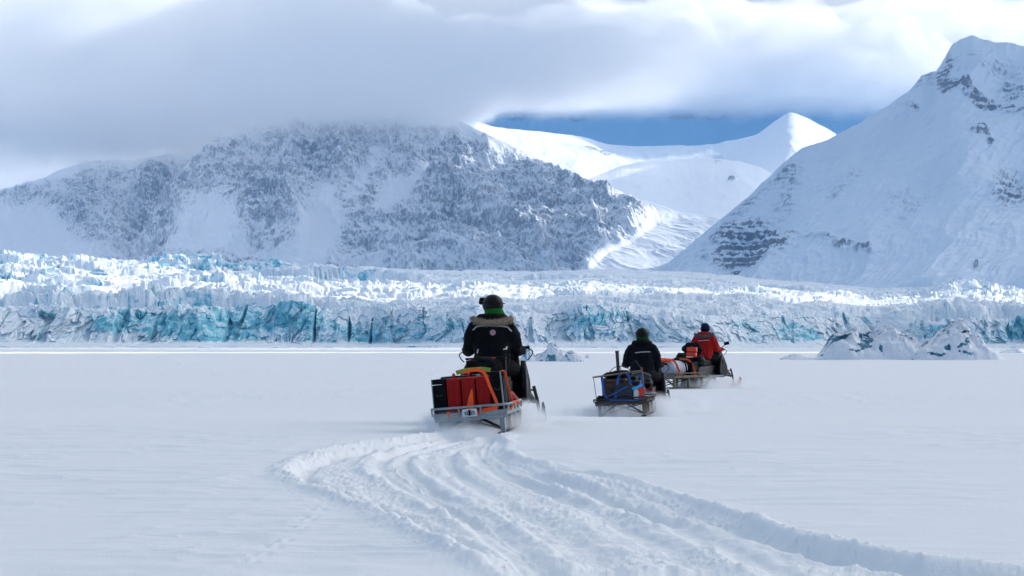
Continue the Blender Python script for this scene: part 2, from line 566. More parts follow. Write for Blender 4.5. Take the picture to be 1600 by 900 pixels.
def build_glacier():
    cols = np.linspace(-260, 1860, 2000)
    nr = 540
    s = np.linspace(0, 1, nr)
    PX, S = np.meshgrid(cols, s)
    top = np.interp(PX, *G_TOP)
    # front cliff: from 544 up to the cliff edge; then the rising, crevassed surface
    edge = 486 + 9 * fbm(PX / 90.0, PX * 0, octs=3, seed=5) + 6 * sstep(900, 1200, PX)
    k = 0.36
    PYf = 545 + (edge - 545) * np.clip(S / k, 0, 1)
    q = np.clip((S - k) / (1 - k), 0, 1)
    PY = np.where(S < k, PYf, edge + (top - edge) * q)
    D0 = 1245 + 55 * fbm(PX / 260.0, PX * 0, octs=3, seed=21) + 60 * sstep(1000, 1400, PX) - 30 * sstep(600, 100, PX)
    lean = 10 + 26 * sstep(0.2, -0.4, fbm(PX / 120.0, PX * 0, octs=2, seed=61)) + 40 * sstep(820, 1150, PX) * (1 - sstep(1330, 1480, PX)) * 0.8
    Df = D0 + lean * np.clip(S / k, 0, 1) ** 1.3
    DT = 3300.0
    # depth over the upper surface: screen rows and terraces
    terr = q + 0.018 * np.sin(q * 2 * math.pi * 5 + 2.5 * fbm(PX / 150.0, q * 2, octs=2, seed=70)) * (1 - sstep(500, 950, PX)) * 1.6
    Du = (D0 + lean) * (DT / (D0 + lean)) ** np.clip(terr, 0, 1.05)
    D = np.where(S < k, Df, Du)
    X, Y, Z = P(PX, PY, D)
    # seracs: displace along the mean surface direction (forward on the cliff, up on the top)
    up = sstep(k - 0.10, k + 0.05, S)
    cl = 1 - up
    wx = X + 6 * fbm(X / 25, Y / 25, Z / 20, 3, seed=1)
    wy = Y + 6 * fbm(X / 25, Y / 25, Z / 20, 3, seed=2)
    sc = 0.55 + 0.45 * Y / 1300.0
    uu = wx / Y * 1300; vv = np.log(np.maximum(wy, 100)) * 1300
    a1, a2, av, _ = voro(uu / 26, vv / 62 + uu / 130, 3)
    b1, b2, bv, _ = voro(uu / 11, vv / 30 + uu / 60, 6)
    c1, c2, cv, _ = voro(uu / 5.2, vv / 17, 8)
    crack = -sstep(0.16, 0.0, a2 - a1) * 7 - sstep(0.18, 0.0, b2 - b1) * 2.6
    calm = 0.35 + 0.65 * sstep(0.35, -0.25, fbm(X / 220, Y / 160, octs=2, seed=33))
    rough_zone = 0.62 + 0.38 * sstep(760, 460, PX) + 0.6 * sstep(1380, 1500, PX)
    far_calm = 1 - 0.55 * sstep(0.72, 0.95, q) * sstep(420, 640, PX) * (1 - sstep(1180, 1400, PX))
    def saw(per, seed, wob, xf):
        u = (Y + wob * fbm(X / xf, Y / (xf * .8), octs=4, seed=seed, rough=.55)) / per
        fr = u - np.floor(u)
        cellv = hsh(np.floor(u), np.floor(X / xf + 0.5 * np.floor(u) + .8 * fbm(X / xf * 2, Y / xf, octs=2, seed=seed + 1)), u * 0, seed)
        return (sstep(0, .13, fr) * (1 - fr) - .42) * (0.35 + 0.9 * cellv)
    terrc = 13 * saw(150, 201, 90, 170) * (1 + .5 * sstep(800, 300, PX)) + 6.5 * saw(58, 211, 50, 80) + 2.2 * saw(30, 221, 24, 40)
    hup = (av - .5) * 3 + (bv - .5) * 2.6 + (cv - .5) * 1.4 + 0.35 * crack + 2.6 * fbm(uu / 14, vv / 34, octs=3, seed=9, rough=.55, ridged=True) + terrc
    Z = Z + up * hup * calm * rough_zone * far_calm * np.clip(sc, .8, 1.5)
    # cliff face: buttresses and blocks
    qx = wx + 4 * fbm(X / 18, Z / 16, octs=4, seed=141, rough=.6)
    qz = Z + 5 * fbm(X / 20, Z / 14, octs=4, seed=143, rough=.6)
    tiltx = qx + 0.5 * qz * fbm(X / 90, Z * 0, octs=2, seed=147)
    f1, f2, fv, _ = voro(tiltx / 11, qz / 24, 23)
    g1, g2, gv, _ = voro(tiltx / 4.2, qz / 8.5, 26)
    h1, h2, hv, _ = voro(tiltx / 2.6, qz / 3.4, 29)
    hc = (fv - .5) * 10 + (gv - .5) * 8.0 + (hv - .5) * 4.0
    hc += 9 * fbm(tiltx / 22, qz / 34, octs=5, seed=90, rough=.58, ridged=True) * -1
    hc += 16 * fbm(X / 70, Z / 50, octs=3, seed=93)
    hc = hc * .70
    deep = sstep(.70, .86, fbm(X / 16, Z / 60, octs=3, seed=96, ridged=True))
    hc += 10 * deep
    foot = sstep(0.0, 0.10, S)
    Y = Y + cl * hc * foot
    Z = Z + cl * foot * (1 - foot * 0.3) * 1.5 * (gv - .5)
    # rubble apron at the foot
    Y = Y - 30 * (1 - sstep(0, .07, S))
    Z = Z + 1.6 * np.clip(fbm(X / 12, Y / 6, octs=3, seed=46), 0, 1) * (1 - sstep(.0, .06, S)) * (S > .004)
    ap = np.exp(-((S - 0.03) / 0.03) ** 2)
    Z = np.where(S < 0.003, -1.5, Z)
    Y = Y - ap * (8 + 10 * np.clip(fbm(X / 30, Y * 0, octs=3, seed=44), 0, 1))
    ice = sstep(.03, .10, S) * 1.0 * sstep(-0.12, 0.30, fbm(X / 60, Z / 30, octs=3, seed=81) + 0.25 * np.exp(-((PX - 350) / 330.0) ** 2) - 0.06) * cl
    ice += 0.20 * cl * sstep(.03, .10, S)
    ice += 0.35 * sstep(0.1, 0.5, fbm(X / 90, Y / 60, octs=3, seed=88)) * up + 0.25 * up * sstep(560, 300, PX)
    dirt = 0.15 + 0.85 * np.exp(-((PX - 1320) / 110.0) ** 2) * cl
    # sides and back so that it stands as a body
    o = grid_obj("glacier", X, Y, Z, M_GLACIER, {'ice': ice, 'dirt': dirt}, smooth=False)
    tag(o, "crevassed blue and white glacier ending in a broken ice cliff at the plain", "glacier", kind='structure')


build_glacier()


# ------------------------------------------------------------------ mountains
def mountain_mat(name, rock=(0.055, 0.065, 0.085), rock2=(0.17, 0.17, 0.18), snow=(0.82, 0.85, 0.90), scale=1.0, bump=6.0, nk=2.2, fmax=0.86, nk2=1.3):
    m, t, b = new_mat(name)
    geo = nd(t, 'ShaderNodeNewGeometry')
    pos = geo.outputs['Position']
    at = nd(t, 'ShaderNodeAttribute', attribute_name='rock')
    n1 = noise_n(t, mapping_n(t, pos, scale=(1.5, 0.8, 0.65), rot=(0, 0.65, 0)), 0.10 * scale, 6, 0.72)
    n2 = noise_n(t, mapping_n(t, pos, scale=(1.6, 1, 0.7), rot=(0, 0.5, 0)), 0.013 * scale, 5, 0.62)
    f = math_n(t, 'ADD', at.outputs['Fac'], math_n(t, 'MULTIPLY', math_n(t, 'SUBTRACT', n1, 0.5), nk))
    n4 = noise_n(t, mapping_n(t, pos, scale=(1.2, 1, 1.1), rot=(0, .9, 0)), 0.34 * scale, 4, 0.7)
    f = math_n(t, 'ADD', f, math_n(t, 'MULTIPLY', math_n(t, 'SUBTRACT', n4, 0.5), 1.1))
    f = math_n(t, 'ADD', f, math_n(t, 'MULTIPLY', math_n(t, 'SUBTRACT', n2, 0.5), nk2))
    f = mapr(t, f, 0.30, 0.95, 0.0, fmax, smooth=False)
    rc = mixc(t, mapr(t, n2, 0.35, 0.65, 0.0, 1.0), rock, rock2)
    col = mixc(t, f, snow, rc)
    t.links.new(col, b.inputs['Base Color'])
    b.inputs['Roughness'].default_value = 0.85
    b.inputs['Specular IOR Level'].default_value = 0.15
    bp = nd(t, 'ShaderNodeBump')
    bp.inputs['Strength'].default_value = 0.55
    bp.inputs['Distance'].default_value = bump
    hh = math_n(t, 'MULTIPLY', n1, mapr(t, at.outputs['Fac'], 0.0, 0.5, 0.25, 1.0))
    t.links.new(hh, bp.inputs['Height'])
    t.links.new(bp.outputs[0], b.inputs['Normal'])
    return m


def zones(PX, PY, lst):
    """sum of soft tilted ellipses (cx, cy, rx, ry, angle_deg, weight)"""
    s = 0
    for cx, cy, rx, ry, a, w in lst:
        ca, sa = math.cos(R(a)), math.sin(R(a))
        u = ((PX - cx) * ca + (PY - cy) * sa) / rx
        v = (-(PX - cx) * sa + (PY - cy) * ca) / ry
        s = s + w * np.exp(-(u * u + v * v) ** 1.5)
    return s


def build_mountain(name, x0, x1, nc, nr, sky, base, d_base, d_ridge, m, amp, seed, prof=1.0, zone=None, zbase=0.0,
                   steep_w=1.0, back=1500.0, gully=(170.0, 420.0), strata=0.0, label='', tilt=0.0, jag=1.2, soft=0.12, smx=14, ridg=True, rmax=0, band=.5):
    cols = np.linspace(x0, x1, nc)
    s = np.linspace(0, 1, nr)
    PX, S = np.meshgrid(cols, s)
    xs_ = np.linspace(x0 - 60, x1 + 60, 2400)
    kk = int(smx / (xs_[1] - xs_[0])) | 1
    sks = np.convolve(np.pad(np.interp(xs_, *zip(*sky)), kk // 2, mode='edge'), np.ones(kk) / kk, 'valid')
    jg = np.interp(PX, xs_, jag * (fbm(xs_ / 14.0, xs_ * 0, octs=4, seed=seed + 50, rough=.6)))
    if name == "central_massif":
        jg = jg * (0.10 + 0.90 * sstep(800, 700, PX))
    ks2 = np.ones(61) / 61
    skl = np.convolve(np.pad(sks, 30, mode='edge'), ks2, 'valid')
    sk = np.interp(PX, xs_, sks); bs = np.interp(PX, *zip(*base))
    def smo(tab):
        v = np.interp(xs_, *zip(*tab)); w = 241
        v = np.convolve(np.pad(v, w // 2, mode='edge'), np.ones(w) / w, 'valid')
        v = np.convolve(np.pad(v, w // 2, mode='edge'), np.ones(w) / w, 'valid')
        return np.interp(PX, xs_, v)
    DB = smo(d_base); DR = smo(d_ridge)
    T = S
    # lower slopes follow a smoothed crest, only the crest itself is jagged
    skw = np.interp(PX, xs_, skl)
    PY = bs + (skw - bs) * T + (sk - skw + jg) * T ** 5
    D = DB + (DR - DB) * T ** prof
    X, Y, Z = P(PX, PY, D)
    slope = (P(PX[-1], sk[-1], DR[-1])[2] - P(PX[0], bs[0], DB[0])[2]).mean() / max((DR - DB).mean(), 1)
    nz = 1 / math.sqrt(1 + slope ** 2); ny = -slope * nz
    # gully field: coordinates across the fall line and along it
    along = Y * nz + Z * (-ny)
    gx = X + tilt * along + 60 * fbm(X / 300, along / 300, octs=3, seed=seed + 1)
    g = fbm(gx / gully[0], along / gully[1], octs=5, seed=seed, rough=0.52, ridged=ridg)
    g2 = fbm(gx / (gully[0] * .28), along / (gully[1] * .30), octs=4, seed=seed + 4, rough=0.6, ridged=ridg)
    g3 = fbm(X / 36, Y / 30, Z / 22, octs=4, seed=seed + 7, rough=0.62)
    zn = (zone(PX, PY) if zone else np.zeros_like(PX))
    zr = np.clip(zbase + zn + 0.10 * fbm(PX / 40, PY / 30, octs=3, seed=seed + 40), -0.6, 1.2)
    rough = np.clip(0.16 + zr * 1.1, soft, 1.15)
    calm_ = 0.30 + 0.70 * sstep(-.5, -.1, zr)
    disp = calm_ * amp * (0.9 * g * (0.45 + 0.55 * rough) + 0.26 * g2 * rough + 0.20 * g3 * rough)
    if strata:
        lay = np.sin((Z + (14 if strata > 20 else 5) * fbm(X / 200, Y / 200, octs=2, seed=seed + 30) + 0.02 * X) / strata * 2 * math.pi)
        disp += amp * 0.10 * lay * np.clip(zr, 0, 1)
    edge = sstep(0, 0.05, S)
    X1 = X; Y1 = Y + ny * disp * edge; Z1 = Z + nz * disp * edge
    # hold the skyline near where it is, keeping small relief
    hold = sstep(0.86, 1.0, S)
    kz = 0.72
    Z1 = Z1 - hold * kz * nz * disp; Y1 = Y1 - hold * kz * ny * disp
    n = grid_normals(X1, Y1, Z1)
    n2 = n[..., 2]
    loc = box_blur(n2, 14)
    st = np.clip((loc - n2) * 2.6, -0.5, 0.8) + np.clip(0.80 - n2, -0.3, 0.5) * 0.7
    rock = zr * 0.75 + steep_w * st * np.clip(zr * 1.3 + 0.25, 0.0, 1.0)
    rib = fbm(gx / 55 + along / 120, along / 260, octs=4, seed=seed + 60, rough=.6)
    rock += 0.55 * rib * np.clip(zr * 1.5, 0, 1)
    if strata:
        zz_ = (Z1 + (14 if strata > 20 else 8) * fbm(X / 110, Y / 110, octs=4, seed=seed + 30) + 0.03 * X) / strata * 2 * math.pi
        lay = .62 * np.sin(zz_) + .55 * np.sin(zz_ * .43 + 1.3) + .35 * np.sin(zz_ * 1.9 + 4) + .35 * fbm(X / 30, Y / 30, Z / 12, octs=3, seed=seed + 33)
        rock -= (band - .5) * .5 * sstep(.3, .7, zr)
        rock += (0.28 + band * sstep(.3, .7, zr)) * np.clip(lay * 1.6, -1, 1) * np.clip(zr, 0, 1)
    if rmax:
        rock = np.where(rock > rmax, rmax + .22 * (rock - rmax), rock)
    # back side, falling away behind the ridge
    kb = np.linspace(0, 1, 14)[1:, None]
    Xb = X1[-1][None] + 0 * kb; Yb = Y1[-1][None] + back * kb
    Zb = Z1[-1][None] * (1 - kb ** 1.3) - 30 * kb
    Xa = np.concatenate([X1, Xb]); Ya = np.concatenate([Y1, Yb]); Za = np.concatenate([Z1, Zb])
    ra = np.concatenate([rock, np.repeat(rock[-1:], 13, 0)])
    o = grid_obj(name, Xa, Ya, Za, m, {'rock': ra})
    tag(o, label, "mountain", kind='structure')
    return o


M_MOUNT = mountain_mat("mountain_rock_snow")
M_MOUNTR = mountain_mat("mountain_right_shade_snow", rock=(0.06, 0.06, 0.085), rock2=(0.13, 0.12, 0.14), snow=(0.70, 0.78, 0.88), scale=1.2, bump=4.0, nk=1.5, fmax=.85, nk2=.5)  # snow tinted darker and bluer to deepen the shade on this face
M_PLATEAU = mountain_mat("plateau_shaded_snow_rock", rock=(0.05, 0.07, 0.10), rock2=(0.10, 0.12, 0.16), snow=(0.14, 0.28, 0.46), scale=0.8, bump=5.0)  # snow colour darkened to blue to paint in the cloud's shade
M_FARSNOW = mountain_mat("far_snowfield", scale=0.8, bump=5.0)

# main massif in the middle, its summit in cloud
massif_sky = [(120, 470), (190, 420), (215, 372), (240, 335), (268, 292), (305, 248), (345, 214), (400, 196), (450, 184), (490, 176), (545, 168), (600, 172), (650, 176),
              (690, 183), (720, 192), (760, 210), (800, 228), (850, 252), (890, 268), (940, 292), (1000, 312), (1060, 330), (1100, 338), (1128, 342), (1150, 356), (1190, 392), (1230, 440)]


def z_massif(PX, PY):
    z = zones(PX, PY, [
        (330, 365, 40, 50, 40, -.75), (498, 375, 26, 75, 10, -.8), (560, 300, 16, 80, 28, -.35), (640, 290, 110, 12, -32, -.5), (620, 340, 60, 14, 0, -.3),
        (280, 400, 90, 14, 0, -.3), (420, 405, 60, 16, 0, -.5), (560, 405, 50, 12, 0, -.2), (700, 300, 40, 30, 0, .15),
        (250, 345, 26, 70, 25, .30), (350, 300, 60, 60, 0, .22), (410, 345, 40, 35, -20, .40), (440, 290, 80, 40, -30, .25), (520, 230, 60, 60, 0, .25),
        (560, 345, 40, 50, 20, .30), (660, 360, 70, 40, 0, .32), (690, 255, 70, 14, -20, .5), (800, 340, 150, 70, 15, .22), (880, 370, 90, 50, 10, .15),
        (620, 215, 30, 20, 0, .30), (940, 350, 60, 40, 30, .18),
        (985, 405, 80, 30, 20, -.25), (740, 225, 60, 12, 25, -.3),
    ])
    # the white skirt running down on the right
    line = np.interp(PX, [600, 690, 760, 800, 870, 930, 975, 1035, 1060], [150, 190, 216, 234, 268, 287, 302, 348, 400])
    z = z - 1.1 * sstep(8, -14, PY - line)
    z = z - 0.9 * sstep(-22, 18, PX - np.interp(PY, [300, 345, 380, 415, 450], [1060, 1030, 985, 925, 890]))
    return z


build_mountain("central_massif", 120, 1230, 1500, 460, massif_sky, [(120, 480), (1230, 448)],
               [(120, 5000), (500, 4700), (1230, 4500)], [(120, 5900), (345, 6300), (700, 6500), (900, 6000), (1130, 5300), (1230, 5000)],
               M_MOUNT, 115.0, 100, prof=0.9, jag=3.2, smx=6, rmax=.53, zone=z_massif, zbase=0.26, tilt=0.25, strata=36.0,
               label="central rocky massif, snow-plastered, its flat summit wrapped in cloud")

# lower ridge on the left, behind the massif
ridge_sky = [(-420, 330), (-200, 318), (0, 297), (60, 280), (125, 258), (170, 251), (230, 250), (300, 240), (400, 215), (520, 200)]


def z_ridge(PX, PY):
    return zones(PX, PY, [(45, 375, 75, 34, 0, -1.0), (-60, 340, 90, 60, 0, -.4), (120, 335, 26, 60, 20, .45), (240, 320, 30, 90, 10, .55), (160, 350, 60, 50, 0, .20),
                          (20, 315, 40, 20, 0, .25), (60, 285, 60, 10, -15, -.4), (90, 400, 80, 12, 0, -.5)])


build_mountain("left_ridge", -420, 520, 1150, 330, ridge_sky, [(-420, 470), (520, 470)],
               [(-420, 5600), (520, 5900)], [(-420, 7000), (520, 7400)], M_MOUNT, 95.0, 300, prof=0.9, jag=2.0, smx=6, rmax=.53, zone=z_ridge, zbase=0.2, tilt=0.25,
               label="low snowy ridge on the far left below the cloud")

# right-hand mountain
right_sky = [(960, 470), (1020, 432), (1045, 412), (1080, 384), (1110, 358), (1135, 338), (1160, 318), (1190, 290), (1220, 262), (1252, 234), (1300, 218), (1340, 196),
             (1380, 172), (1400, 158), (1422, 143), (1440, 122), (1462, 112), (1478, 88), (1487, 70), (1500, 63), (1519, 55), (1535, 61), (1560, 67), (1600, 76), (1700, 70), (1850, 40), (2100, 20)]


def z_right(PX, PY):
    z = zones(PX, PY, [
        (1175, 393, 58, 27, -3, 1.25), (1190, 360, 26, 14, 0, .35), (1190, 305, 70, 16, -46, .42), (1140, 360, 60, 12, -45, .28), (1237, 285, 26, 40, 20, .42), (1222, 335, 30, 20, 0, .3),
        (1110, 415, 40, 6, 0, .3),
        (1470, 135, 50, 9, 22, .5), (1545, 160, 90, 10, 26, .8), (1580, 120, 50, 20, 20, .5), (1500, 105, 40, 22, 0, .3), (1450, 125, 40, 9, -30, .5), (1420, 168, 24, 6, 10, .6), (1590, 150, 30, 14, 30, .6), (1512, 80, 30, 14, 10, .35), (1484, 95, 8, 18, 20, .5),
        (1530, 218, 16, 9, 20, 1.0), (1548, 232, 7, 7, 0, .8), (1430, 330, 60, 14, -42, .42), (1330, 290, 40, 14, -45, .32), (1400, 325, 50, 10, -42, .32), (1300, 315, 24, 20, 0, .3),
        (1570, 290, 50, 26, -55, .55), (1595, 310, 30, 40, 0, .4), (1540, 380, 90, 12, -60, .2), (1290, 390, 60, 9, 12, .38), (1340, 400, 50, 7, 14, .3), (1525, 420, 3, 8, 10, .6),
        (1500, 260, 40, 10, -50, .3), (1370, 240, 60, 40, 0, -.15),
    ])
    cliff = zones(PX, PY, [(1175, 393, 75, 36, -3, 1.0)])
    return z * (.72 + .28 * np.clip(cliff, 0, 1))


build_mountain("right_mountain", 960, 2100, 1250, 520, right_sky, [(960, 475), (1300, 470), (1600, 480), (2100, 500)],
               [(960, 3900), (1300, 3300), (1600, 2900), (2100, 2500)], [(960, 4200), (1135, 4500), (1252, 4600), (1500, 4700), (2100, 4500)],
               M_MOUNTR, 60.0, 500, prof=1.0, band=1.0, zone=z_right, zbase=-0.08, soft=0.26, jag=2.0, smx=5, gully=(210.0, 620.0), tilt=-0.45, strata=13.0,
               label="steep snowy mountain on the right with a dark layered cliff near its foot")

# glacier valley between the mountains
val_sky = [(640, 175), (700, 186), (735, 188), (770, 198), (830, 204), (900, 211), (955, 226), (1000, 229), (1080, 229), (1120, 226), (1160, 218), (1185, 211), (1205, 196),
           (1220, 184), (1233, 176), (1242, 178), (1262, 186), (1284, 197), (1305, 209), (1330, 228), (1400, 260)]
build_mountain("valley_snowfield", 640, 1400, 700, 300, val_sky, [(640, 450), (1400, 450)],
               [(640, 6600), (1400, 6600)], [(640, 9000), (960, 10200), (1080, 10200), (1200, 9400), (1250, 9300), (1400, 9300)],
               M_FARSNOW, 75.0, 700, prof=1.15, ridg=True, soft=0.12, jag=.9, smx=18, zone=lambda a, b: zones(a, b, [(940, 240, 26, 12, 15, .9), (1125, 252, 14, 5, 0, .45), (1143, 285, 6, 3, 0, .5), (905, 232, 24, 6, 10, .4)]), zbase=-0.15,
               gully=(520.0, 900.0), label="bright snowfield rising to a small white peak between the mountains")
dome_sky = [(820, 312), (880, 292), (930, 276), (975, 258), (1010, 252), (1060, 250), (1105, 247), (1130, 251), (1160, 254), (1190, 263), (1215, 279), (1260, 300), (1320, 340)]
build_mountain("valley_dome", 820, 1320, 500, 200, dome_sky, [(820, 450), (1320, 450)],
               [(820, 6500), (1320, 6200)], [(820, 7600), (1060, 8000), (1320, 7600)],
               M_FARSNOW, 42.0, 760, prof=1.2, ridg=True, soft=0.06, smx=14, jag=.6, zone=lambda a, b: zones(a, b, [(1125, 253, 16, 5, 0, .6), (1143, 286, 6, 3, 0, .7), (1000, 292, 8, 3, 0, .3)]), zbase=-0.15,
               gully=(600.0, 1400.0), label="smooth rounded snow dome in the valley below the white peak")
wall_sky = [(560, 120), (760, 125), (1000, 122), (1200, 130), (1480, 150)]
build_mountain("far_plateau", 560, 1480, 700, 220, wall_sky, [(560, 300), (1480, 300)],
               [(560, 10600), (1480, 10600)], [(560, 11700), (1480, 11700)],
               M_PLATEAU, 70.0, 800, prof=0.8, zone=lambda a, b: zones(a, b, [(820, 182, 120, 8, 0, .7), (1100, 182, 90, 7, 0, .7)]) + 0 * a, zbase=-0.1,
               gully=(500.0, 1400.0), strata=40.0, label="plateau edge beyond the valley, its blue shade painted in, its top in cloud")
# ------------------------------------------------------------------ clouds and haze
def shell_obj(name, X, Y, ZB, ZT, m, thick_min=1.0):
    """closed body between two height fields, only where it has thickness"""
    T = ZT - ZB
    r, c = X.shape
    on = T > thick_min
    cell = on[:-1, :-1] | on[1:, :-1] | on[:-1, 1:] | on[1:, 1:]
    T = np.where(on, T, 0)
    mid = 0.5 * (ZB + ZT)
    ZB = np.where(on, ZB, mid); ZT = np.where(on, ZT, mid + 0.5)
    idx = np.arange(r * c).reshape(r, c)
    co = np.concatenate([np.stack([X, Y, ZB], -1).reshape(-1, 3), np.stack([X, Y, ZT], -1).reshape(-1, 3)])
    q = np.stack([idx[:-1, :-1], idx[1:, :-1], idx[1:, 1:], idx[:-1, 1:]], -1)[cell]
    faces = [q, (q[:, ::-1] + r * c)]
    cp = np.pad(cell, 1)
    n = r * c
    for (di, dj, a, b) in ((-1, 0, (0, 0), (0, 1)), (1, 0, (1, 1), (1, 0)), (0, -1, (1, 0), (0, 0)), (0, 1, (0, 1), (1, 1))):
        nb = cp[1 + di:1 + di + cell.shape[0], 1 + dj:1 + dj + cell.shape[1]]
        i, j = np.nonzero(cell & ~nb)
        va = idx[i + a[0], j + a[1]]; vb = idx[i + b[0], j + b[1]]
        faces.append(np.stack([va, vb, vb + n, va + n], -1))
    f = np.concatenate(faces)
    me = bpy.data.meshes.new(name)
    me.vertices.add(len(co)); me.vertices.foreach_set('co', co.astype(np.float32).ravel())
    me.loops.add(len(f) * 4); me.loops.foreach_set('vertex_index', f.ravel().astype(np.int32))
    me.polygons.add(len(f)); me.polygons.foreach_set('loop_start', np.arange(0, len(f) * 4, 4, dtype=np.int32))
    me.update(calc_edges=True); me.validate()
    bm = bmesh.new(); bm.from_mesh(me)
    bmesh.ops.delete(bm, geom=[v for v in bm.verts if not v.link_faces], context='VERTS')
    bmesh.ops.recalc_face_normals(bm, faces=bm.faces)
    bm.to_mesh(me); bm.free()
    me.shade_smooth()
    me.materials.append(m)
    o = bpy.data.objects.new(name, me); COL.objects.link(o)
    return o


def volume_mat(name, color, density, aniso=0.0, lumpy=None):
    m = bpy.data.materials.new(name); m.use_nodes = True
    t = m.node_tree; t.nodes.clear()
    out = nd(t, 'ShaderNodeOutputMaterial')
    v = nd(t, 'ShaderNodeVolumePrincipled')
    v.inputs['Color'].default_value = (*color, 1)
    v.inputs['Density'].default_value = density
    v.inputs['Anisotropy'].default_value = aniso
    if lumpy:
        geo = nd(t, 'ShaderNodeNewGeometry')
        n = noise_n(t, mapping_n(t, geo.outputs['Position'], scale=(1, 1, 1.6)), lumpy[0], 5, .6, .3)
        sep = nd(t, 'ShaderNodeSeparateXYZ'); t.links.new(geo.outputs['Position'], sep.inputs[0])
        x, y, z = sep.outputs
        n5 = noise_n(t, mapping_n(t, geo.outputs['Position'], scale=(1, 1, 1.2), loc=(0, 0, 900)), lumpy[0] * 1.7, 5, .62, .2)
        if lumpy[4] < 1000:   # the sheet lifts towards the valley on the right
            lift = math_n(t, 'MULTIPLY', math_n(t, 'MULTIPLY', y, 0.1178), mapr(t, x, -800, 0, 0, 1))
            base = math_n(t, 'MAXIMUM', lift, lumpy[4])
        else:
            base = lumpy[4]
        hgt = math_n(t, 'ADD', math_n(t, 'SUBTRACT', z, base), math_n(t, 'MULTIPLY', math_n(t, 'SUBTRACT', n5, .5), 260))
        g = mapr(t, hgt, -10, 120, 0.0, 1.0)
        if lumpy[4] < 1000:
            ex = math_n(t, 'ADD', math_n(t, 'SUBTRACT', x, math_n(t, 'MULTIPLY', y, 0.05)), math_n(t, 'MULTIPLY', math_n(t, 'SUBTRACT', n, .5), 900))
            g = math_n(t, 'MULTIPLY', g, mapr(t, ex, -650, 450, 1.0, 0.0))
        dn = math_n(t, 'MULTIPLY', mapr(t, n, lumpy[1], lumpy[2], 0.10, 1.25), g)
        t.links.new(math_n(t, 'MULTIPLY', dn, density), v.inputs['Density'])
        m.cycles.volume_step_rate = lumpy[3]
    t.links.new(v.outputs[0], out.inputs['Volume'])
    return m


def build_deck():
    """unseen cloud deck added for its shadow; its gaps let the sun through onto parts of the fjord and glacier"""
    A = 1500.0
    gx, gy = np.meshgrid(np.arange(-4500, 5200, 55.0), np.arange(-1500, 6900, 55.0))
    PX = 800 + gx / np.maximum(gy, 60) * F_PX
    n1 = fbm(gx / 420, gy / 300, octs=4, seed=900)
    lit = np.zeros_like(gx)
    # far part of the plain
    lit = np.maximum(lit, sstep(190, 250, gy + 75 * fbm(gx / 110, gy / 60, octs=4, seed=931)) * (1 - sstep(1120, 1230, gy)))
    strk = fbm(gx / 260, gy / 110, octs=4, seed=930)
    lit *= 1 - 0.9 * sstep(.06, .3, strk) * sstep(330, 480, gy) * (gy < 1240)
    # glacier surface: broad on the left, a belt to the right
    y0 = np.interp(PX, [-200, 300, 600, 900, 1200, 1600], [1450, 1480, 1560, 1750, 1850, 1900])
    y1 = np.interp(PX, [-200, 300, 450, 640, 900, 1200, 1600], [3700, 3600, 2700, 2450, 2300, 2500, 3300])
    lit = np.maximum(lit, sstep(y0 - 80, y0 + 80, gy + 140 * n1) * (1 - sstep(y1 - 150, y1 + 150, gy + 200 * n1)))
    # thin patches over the shoulder right of the massif
    sk = np.maximum(sstep(-850, -650, gx) * sstep(4850, 5050, gy + 80 * n1), sstep(-430, -260, gx + 50 * n1) * sstep(4380, 4580, gy))
    sk = np.maximum(sk, sstep(-1450, -1250, gx) * sstep(5420, 5600, gy + 60 * n1))
    lit = np.maximum(lit, sk)
    thick = (1 - lit * 1.35) * (300 + 90 * n1)  # unseen opaque slab, cut away wherever sun should reach the ground
    thick = thick - 400 * sstep(0, 300, np.abs(gx) + 90 * n1 - (520 + 0.33 * np.maximum(gy, 0)))
    thick = np.where((gx < -3900) | (gx > 4700) | (gy < -1300), 0, thick)
    # from the ground footprint up along the sunbeam to the added cloud deck
    k = A / SUN_DIR.z
    X = gx + SUN_DIR.x * k; Y = gy + SUN_DIR.y * k
    lump = 60 * fbm(X / 260, Y / 260, octs=4, seed=911)
    m, t, b = new_mat("overhead_shade_cloud")
    t.nodes.remove(b)
    df = nd(t, 'ShaderNodeBsdfDiffuse'); tr = nd(t, 'ShaderNodeBsdfTranslucent')
    df.inputs[0].default_value = (.9, .9, .9, 1); tr.inputs[0].default_value = (.92, .92, .92, 1)
    mx = nd(t, 'ShaderNodeMixShader'); mx.inputs[0].default_value = .45
    t.links.new(df.outputs[0], mx.inputs[1]); t.links.new(tr.outputs[0], mx.inputs[2])
    t.links.new(mx.outputs[0], t.nodes['Material Output'].inputs['Surface'])
    o = shell_obj("overhead_shade_cloud", X, Y, A - thick * 0.25, A + thick * 0.75 + np.where(thick > 1, np.clip(lump, -thick * .3, 80), 0), m, 12.0)
    tag(o, "added cloud deck out of view, cut to shade the plain", "cloud", kind='structure')


def build_valley_patch(m):
    """another unseen cloud, added to shade the snow dome in the valley"""
    gx, gy = np.meshgrid(np.arange(-900, 2600, 50.0), np.arange(6100, 8200, 50.0))
    n1 = fbm(gx / 420, gy / 260, octs=4, seed=990)
    thick = 200 * (1 - ((gx - 850) / 1300) ** 2 - ((gy - 7150) / 800) ** 2) + 260 * n1
    k = (1800.0 - 450.0) / SUN_DIR.z  # added out of view along the sunbeam so its shadow meets the dome
    o = shell_obj("valley_shade_cloud", gx + SUN_DIR.x * k, gy + SUN_DIR.y * k, 1800 - thick * .25, 1800 + thick * .75, m, 12.0)
    tag(o, "added cloud out of view that shades the valley dome", "cloud", kind='structure')


